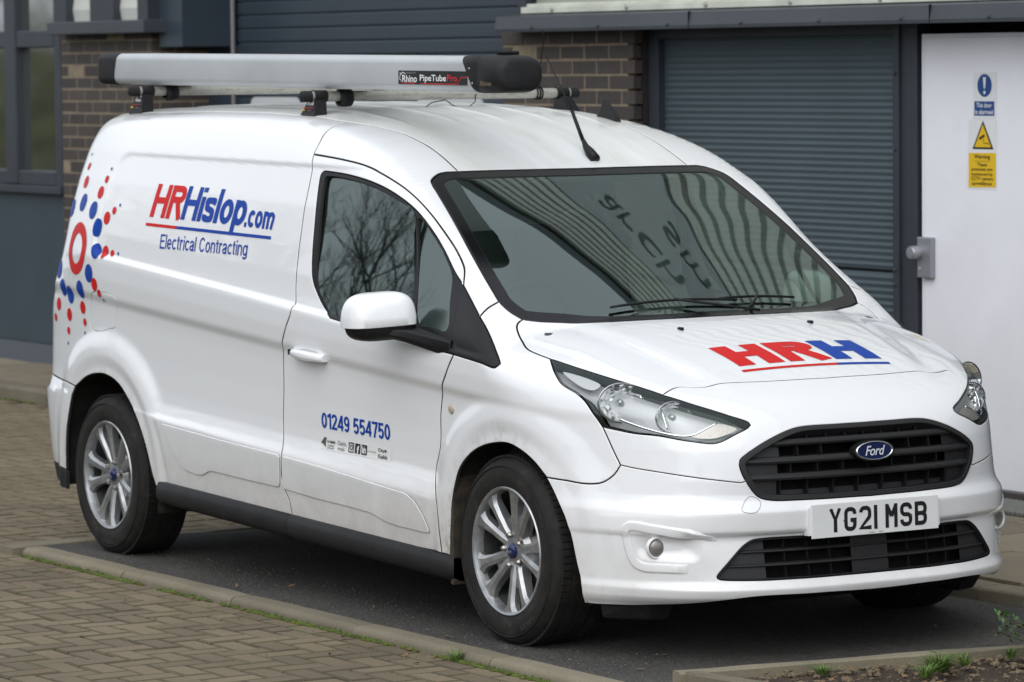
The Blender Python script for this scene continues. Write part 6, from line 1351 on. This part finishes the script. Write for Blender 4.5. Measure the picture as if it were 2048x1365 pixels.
# bonnet letters, read from the front
fb = lambda q: np.stack([.510 - q[:, 1], -.279 + q[:, 0]], 1)
for s, w_l, u0, mt in (('H', .205, -.012, M_red), ('R', .195, .199, M_red), ('H', .208, .388, M_blue)): letters(s, w_l, .160, u0, 0, mt, 'bonnet_letter', bonnet, fb, .26 if s == 'H' else .24, -.06, 'top')
decal('bonnet_line', *rect(-.008, -.040, .385, -.026), 'top', fb, M_red, bonnet); decal('bonnet_line', *rect(.385, -.040, .605, -.026), 'top', fb, M_blue, bonnet)
# scuff on the bumper corner
sc_ = CURVES['arch_f2'][-2]
# ================================================================== ROOF RACK
def roof_bar(x, z, label):
    r = tag(empty('roof_bar', (x, 0, z)), label, 'roof bar', 'cross bars on the van roof')
    MB().tube([(0, -.60, 0), (0, .60, 0)], .0195, 24).build('tube', M_galv, r, sharp=40)
    for sd in (-1, 1):
        MB().lathe([(.0, .014), (.012, .014), (.020, .009), (.0215, -.004), (.0215, -.03), (.0, -.03)], 24, facing((0, sd * .612, 0), (0, sd, 0))).build('end_cap', M_plastic, r, sharp=40)
        zr = float(lift('top', np.array([[x, .555]]))[0][2]) - z
        f = MB(); f.lathe([(.0235, -.028), (.0235, .028)], 24, facing((0, sd * .545, 0), (0, 1, 0)))
        f.add([(-.028, sd * .530, -.012), (.028, sd * .530, -.012), (.060, sd * .545, zr - .004), (-.060, sd * .545, zr - .004), (-.028, sd * .575, -.012), (.028, sd * .575, -.012), (.060, sd * .600, zr - .012), (-.060, sd * .600, zr - .012)], [(0, 1, 2, 3), (4, 7, 6, 5), (0, 4, 5, 1), (1, 5, 6, 2), (2, 6, 7, 3), (3, 7, 4, 0)])
        f.build('foot', M_trim, r)
        for dx in (-.013, .013): MB().lathe([(0, .005), (.007, .004), (.008, 0)], 12, facing((dx, sd * .5765, -.024), (0, sd, .0))).build('bolt', M_steel, r)
        if sd < 0:
            nx, nz = .5, zr * .55
            for s, w, h, u, v, mt in (('Rhino', .046, .014, -.022, -.6, M_white_ink), ('SafeStop', .030, .005, -.008, -.82, M_greyink)):
                V, Fc = text2d(s, .02); V = fit2d(V, w, h, u, 0); zz = zr * (.5 if s == 'Rhino' else .82)
                pyobj('foot_print', [(a, -(.577 + .025 * min(1, (zz + b + .012) / (zr))), zz + b) for a, b in V], Fc, mt, r)
            MB().box((-.028, -.604, zr * .80), (-.020, -.597, zr * .80 + .006)).build('foot_print', M_yellow_ink, r)
            MB().box((-.035, -.6, zr * .66), (.035, -.592, zr * .66 + .0014)).build('foot_print', M_red_ink, r)
    return r
roof_bar(-1.871, 1.844, 'galvanised front roof bar with black feet carrying the tube near the cab'); roof_bar(-3.335, 1.862, 'rear roof bar with black feet under the tail end of the tube')
tube = tag(empty('pipe_carrier', (-2.1, -.43, 1.88)), 'long silver pipe carrier tube with black end caps on the roof bars', 'pipe carrier')
def zt(x): return 1.926 - .0105 * (x + .9)
def rsec(hw, hh, r, n=6):
    o = []
    for cx, cy, a0 in ((hw - r, hh - r, 0), (-hw + r, hh - r, 90), (-hw + r, -hh + r, 180), (hw - r, -hh + r, 270)):
        for i in range(n + 1): a = R(a0 + 90 * i / n); o.append((cx + r * math.cos(a), cy + r * math.sin(a)))
    return o
def loft(sections, name, mat, parent, sharp=35):
    m = len(sections[0]); b = MB(); b.add([v for s in sections for v in s], [(i * m + j, i * m + (j + 1) % m, (i + 1) * m + (j + 1) % m, (i + 1) * m + j) for i in range(len(sections) - 1) for j in range(m)] + [tuple(range(m)), tuple((len(sections) - 1) * m + j for j in range(m))]); return b.build(name, mat, parent, sharp=sharp)
T0 = Vector((-2.1, -.43, 1.88)); tw, th = .101, .064
def sect(x, k=1.0, dx=0, sk=0.0, r=.028): return [Vector((x + sk * (b / th), -.43 + a * k, zt(x) + b * k)) - T0 for a, b in rsec(tw, th, r)]
loft([sect(-3.66), sect(-2.2), sect(-.76)], 'tube', M_alu, tube)
for b_ in (-.035, .038): MB().box((-3.62 - T0.x, -.43 - tw - .0015 - T0.y, zt(-2.2) + b_ - T0.z - .001), (-.85 - T0.x, -.43 - tw + .002 - T0.y, zt(-2.2) + b_ - T0.z + .001), Matrix.Rotation(math.atan(.0105), 4, 'Y') if False else None).build('tube_groove', M_alu, tube) if False else None
loft([sect(-3.84, .86), sect(-3.835, .92), sect(-3.82, .98), sect(-3.80, 1.02), sect(-3.655, 1.03, sk=.02)], 'end_cap', M_plastic, tube, 50)
capf = loft([sect(-.80, 1.035, sk=-.045), sect(-.732, 1.045), sect(-.729, 1.03), sect(-.726, 1.05), sect(-.68, 1.05, r=.05), sect(-.64, 1.01, r=.055), sect(-.612, .93, r=.055), sect(-.598, .82, r=.05), sect(-.592, .66, r=.04)], 'end_door', M_plastic, tube, 50)
hg = MB()
for k in range(5): hg.tube([Vector((-.69, -.475 + k * .018, zt(-.65) + th + .012)) - T0, Vector((-.69, -.459 + k * .018, zt(-.65) + th + .012)) - T0], .0075, 10)
hg.build('hinge', M_trim, tube, sharp=50)
for x_, z_ in ((-.785, .02), (-.765, -.032)): MB().lathe([(0, .003), (.004, .0025), (.005, 0)], 10, facing(Vector((x_, -.43 - tw * 1.04, zt(x_) + z_)) - T0, (0, -1, 0))).build('screw', M_steel, tube)
yS = -.43 - tw - .0012 - T0.y
def tl(x, z): return (x - T0.x, z + zt(x) - T0.z)
lab = MB(); c0 = [(-1.292, -.040), (-.802, -.040), (-.802, .010), (-1.292, .010)]
sticker = pyobj('sticker', [(tl(x, z)[0], yS, tl(x, z)[1]) for x, z in c0], [(0, 1, 2, 3)], M_ink, tube)
for s, w, h, x0, z0, mt in (('Rhino', .105, .026, -1.262, -.032, M_white_ink), ('PRODUCTS', .07, .006, -1.235, -.001, M_greyink), ('PipeTube', .185, .030, -1.135, -.034, M_white_ink), ('Pro', .070, .024, -.942, -.027, M_red_ink)):
    V, Fc = text2d(s, .012); V = fit2d(V, w, h, x0, z0); pyobj('sticker_print', [(tl(a, b)[0], yS - .0008, tl(a, b)[1]) for a, b in V], Fc, mt, tube)
V, Fc = strokes([([(-1.135, -.0365), (-.868, -.0365), (-.845, -.012), (-.802, -.012)], 0), ([(-1.262, -.0355), (-1.17, -.0355)], 0)], .0028); pyobj('sticker_print', [(tl(a, b)[0], yS - .0006, tl(a, b)[1]) for a, b in V], Fc, M_red_ink, tube)
V, Fc = strokes([([(-1.283, -.020), (-1.276, -.006), (-1.268, -.002), (-1.262, .004), (-1.250, .002), (-1.240, -.002)], 0), ([(-1.283, -.020), (-1.274, -.024), (-1.268, -.032)], 0), ([(-1.276, -.008), (-1.279, .002), (-1.270, -.002)], 0)], .0028); pyobj('sticker_print', [(tl(a, b)[0], yS - .0007, tl(a, b)[1]) for a, b in V], Fc, M_white_ink, tube)
V, Fc = text2d('Rhino', .01); V = fit2d(V, .075, .018, 0, 0); pyobj('moulded_name', [Vector((-.705 + a, -.43 - tw * 1.052 - .001, zt(-.6) - .040 + b)) - T0 for a, b in V], Fc, flat('worn_gold', (.16, .12, .07), .5), tube)
for xb in (-1.871, -3.335):
    MB().lathe([(.024, -.028), (.034, -.024), (.036, .0), (.034, .024), (.024, .028)], 24, facing(Vector((xb, -.435, (1.844 if xb > -2 else 1.862) - .006)) - T0, (0, 1, 0))).build('clamp', M_trim, tube, True)
# loose cable and ties on the front bar
cab = MB(); z0 = 1.844
cab.tube([(-1.871 + dx, y, z0 + dz) for dx, y, dz in ((.02, .44, .02), (.01, .43, .05), (.0, .45, .11), (-.01, .47, .19), (-.015, .475, .245))], .0022, 6)
cab.tube([(-1.86, y, z0 + dz) for y, dz in ((.435, .02), (.42, .05), (.39, .065), (.375, .04), (.39, .005), (.42, -.01))], .002, 6)
cab.tube([(-1.85, y, z0 + dz) for y, dz in ((.14, .0), (.135, -.03), (.10, -.055), (.04, -.045), (.0, -.02), (-.06, -.03), (-.10, -.055))], .002, 6)
for y in (.425, .437, .448): cab.tube([(-1.871 + .0225 * math.cos(a), y, z0 + .0225 * math.sin(a)) for a in np.linspace(0, 2 * math.pi, 20)], .003, 6, False)
tag(cab.build('cable', M_black, None, True), 'thin black cable tied round the front roof bar', 'cable')
# ================================================================== notices, lettering on the door
def s_text(s, x0, x1, z0, h, mat, par, lay, bold=.015):
    V, Fc = text2d(s, bold); V = fit2d(V, x1 - x0, h, x0, z0); pyobj('sign_print', [(a + 2.28, -.0008 * lay, b - 1.6) for a, b in V], Fc, mat, par)
n1 = notice('door_notice', 'blue and white alarmed door notice on the white door'); flatpoly([(-2.345, 1.700), (-2.183, 1.702), (-2.181, 1.903), (-2.340, 1.902)], y_sign, M_swhite, 'sign_board', n1)
V, Fc = disc(0, 0, 1, 36); flatpoly([(-2.262 + .050 * a, 1.846 + .050 * b) for a, b in V], y_sign - .0008, M_sblue, 'sign_disc', n1)
flatpoly([(-2.2725, 1.882), (-2.2515, 1.882), (-2.2575, 1.832), (-2.2665, 1.832)], y_sign - .0016, M_swhite, 'sign_mark', n1); flatpoly([(-2.262 + .008 * a, 1.816 + .008 * b) for a, b in V], y_sign - .0016, M_swhite, 'sign_mark', n1)
flatpoly([(-2.334, 1.714), (-2.195, 1.714), (-2.195, 1.777), (-2.333, 1.777)], y_sign - .0008, M_sblue, 'sign_field', n1); s_text('This door', -2.318, -2.211, 1.750, .020, M_swhite, n1, 2); s_text('is alarmed', -2.326, -2.203, 1.721, .020, M_swhite, n1, 2)
n2 = notice('camera_notice', 'yellow warning notice with a camera triangle on the white door'); flatpoly([(-2.390, 1.393), (-2.182, 1.393), (-2.179, 1.697), (-2.372, 1.697)], y_sign, M_swhite, 'sign_board', n2)
flatpoly([(-2.347, 1.568), (-2.200, 1.568), (-2.2735, 1.694)], y_sign - .0008, M_ink, 'sign_triangle', n2); flatpoly([(-2.331, 1.577), (-2.216, 1.577), (-2.2735, 1.677)], y_sign - .0016, M_syel, 'sign_triangle', n2)
flatpoly([(-2.300, 1.618), (-2.262, 1.634), (-2.258, 1.624), (-2.296, 1.608)], y_sign - .0024, M_ink, 'sign_camera', n2); V, Fc = strokes([([(-2.270, 1.616), (-2.266, 1.594), (-2.236, 1.594)], 0), ([(-2.235, 1.602), (-2.235, 1.585)], 0)], .003); pyobj('sign_camera', [(a + 2.28, -.0024, b - 1.6) for a, b in V], Fc, M_ink, n2)
flatpoly([(-2.374, 1.400), (-2.185, 1.403), (-2.185, 1.553), (-2.372, 1.551)], y_sign - .0008, M_syel, 'sign_field', n2)
s_text('Warning', -2.334, -2.224, 1.521, .024, M_ink, n2, 2, .02); flatpoly([(-2.334, 1.515), (-2.224, 1.515), (-2.224, 1.5165), (-2.334, 1.5165)], y_sign - .0016, M_ink, 'sign_rule', n2)
for s, x0, x1, z0, h in (('These', -2.314, -2.245, 1.493, .016), ('premises are', -2.352, -2.208, 1.469, .0185), ('monitored by', -2.354, -2.206, 1.448, .0185), ('CCTV camera', -2.356, -2.203, 1.432, .016), ('surveillance', -2.350, -2.212, 1.411, .016)): s_text(s, x0, x1, z0, h, M_ink, n2, 2)
M_sgreen = flat('sign_green', (.004, .035, .030), .5); wall_sign = tag(empty('wall_sign', (-2.6, YW - .052, 4.6)), 'dark green letters on the pale band of the upper wall, mirrored in the windscreen', 'sign')
for s_, x0, x1, z0, hh in (('arch', -3.22, -2.05, 5.02, .38), ('sm', -2.54, -1.92, 4.54, .19)):
    V, Fc = text2d(s_, -.004); V = fit2d(V, x1 - x0, hh, x0, z0); pyobj('wall_letters', [(a + 2.6, -.004, b - 4.6) for a, b in V], Fc, M_sgreen, wall_sign)
# ================================================================== bare trees across the road, mirrored in the side glass
M_bark = flat('bark', (.030, .026, .020), .95, var=.4, vscale=12)
def bare_tree(x, y, h, seed, label):
    rt = random.Random(seed); t = tag(empty('bare_tree', (x, y, 0)), label, 'tree', 'leafless trees across the road'); tr = MB(); br = MB()
    def grow(p, d, L, r, lev):
        n_ = 3; pts = [p]; q = p
        for i in range(n_): d = (d + Vector((rt.gauss(0, .14), rt.gauss(0, .14), rt.gauss(.03, .08)))).normalized(); q = q + d * L / n_; pts.append(q)
        (tr if lev == 0 else br).tube(pts, [r, r * .85, r * .72, r * .6], 7 if lev < 2 else 4)
        if lev >= 6: return
        for k in range(rt.choice((2, 3, 3)) + (2 if lev == 0 else 0)):
            a = rt.uniform(0, 6.28); s = rt.uniform(.45, .95); e = Vector((math.cos(a), math.sin(a), 0)); nd = (d + e * s + Vector((0, 0, .15))).normalized(); grow(pts[rt.choice((1, 2, 3, 3))], nd, L * rt.uniform(.58, .8), r * .55, lev + 1)
    grow(Vector((0, 0, -.1)), Vector((0, 0, 1)), h * .27, .13, 0); tr.build('trunk', M_bark, t, True); br.build('branches', M_bark, t, True)
for k, (x_, y_, h_, lab) in enumerate(((-22.0, -12.5, 11, 'nearest to the kerb'), (-23.4, -16.0, 13, 'second from the kerb'), (-20.7, -16.3, 13, 'third from the kerb'), (-21.1, -19.0, 14, 'fourth from the kerb'), (-19.1, -19.6, 14, 'fifth from the kerb'), (-28.6, -15.0, 13, 'sixth from the kerb'), (-29.8, -18.9, 15, 'seventh from the kerb'), (-27.7, -20.3, 15, 'hindmost behind the added scrub'), (-27.6, -23.6, 16, 'farthest down the road'), (-19.0, -22.3, 14, 'last but one down the road'))):
    bare_tree(x_, y_, h_, k + 1, 'leafless tree mirrored in the front side window, ' + lab)
# scrub belt beyond the road, added to darken the van's near side
rt = random.Random(9); ud = MB()
for k in range(11000):
    x_ = rt.uniform(-85, 24); y_ = -16.5 + rt.gauss(0, 1.0); h_ = 2.4 + .9 * math.sin(x_ * .35) + .5 * math.sin(x_ * 1.1); z_ = rt.random() ** .8 * h_; c = Vector((x_, y_, z_)); a = Vector((rt.gauss(0, 1), rt.gauss(0, .4), rt.gauss(0, 1))).normalized() * rt.uniform(.16, .4); b_ = a.cross(Vector((rt.gauss(0, .3), 1, rt.gauss(0, .3)))).normalized() * rt.uniform(.08, .2)
    ud.add([c - a, c + b_, c + a, c - b_], [(0, 1, 2, 3)])
tag(ud.build('added_undergrowth', flat('added_foliage', (.14, .145, .040), .9, var=.6, vscale=.8)), 'scrub belt added across the road to darken the van side, mirrored in the glass', 'added_undergrowth', kind='stuff')
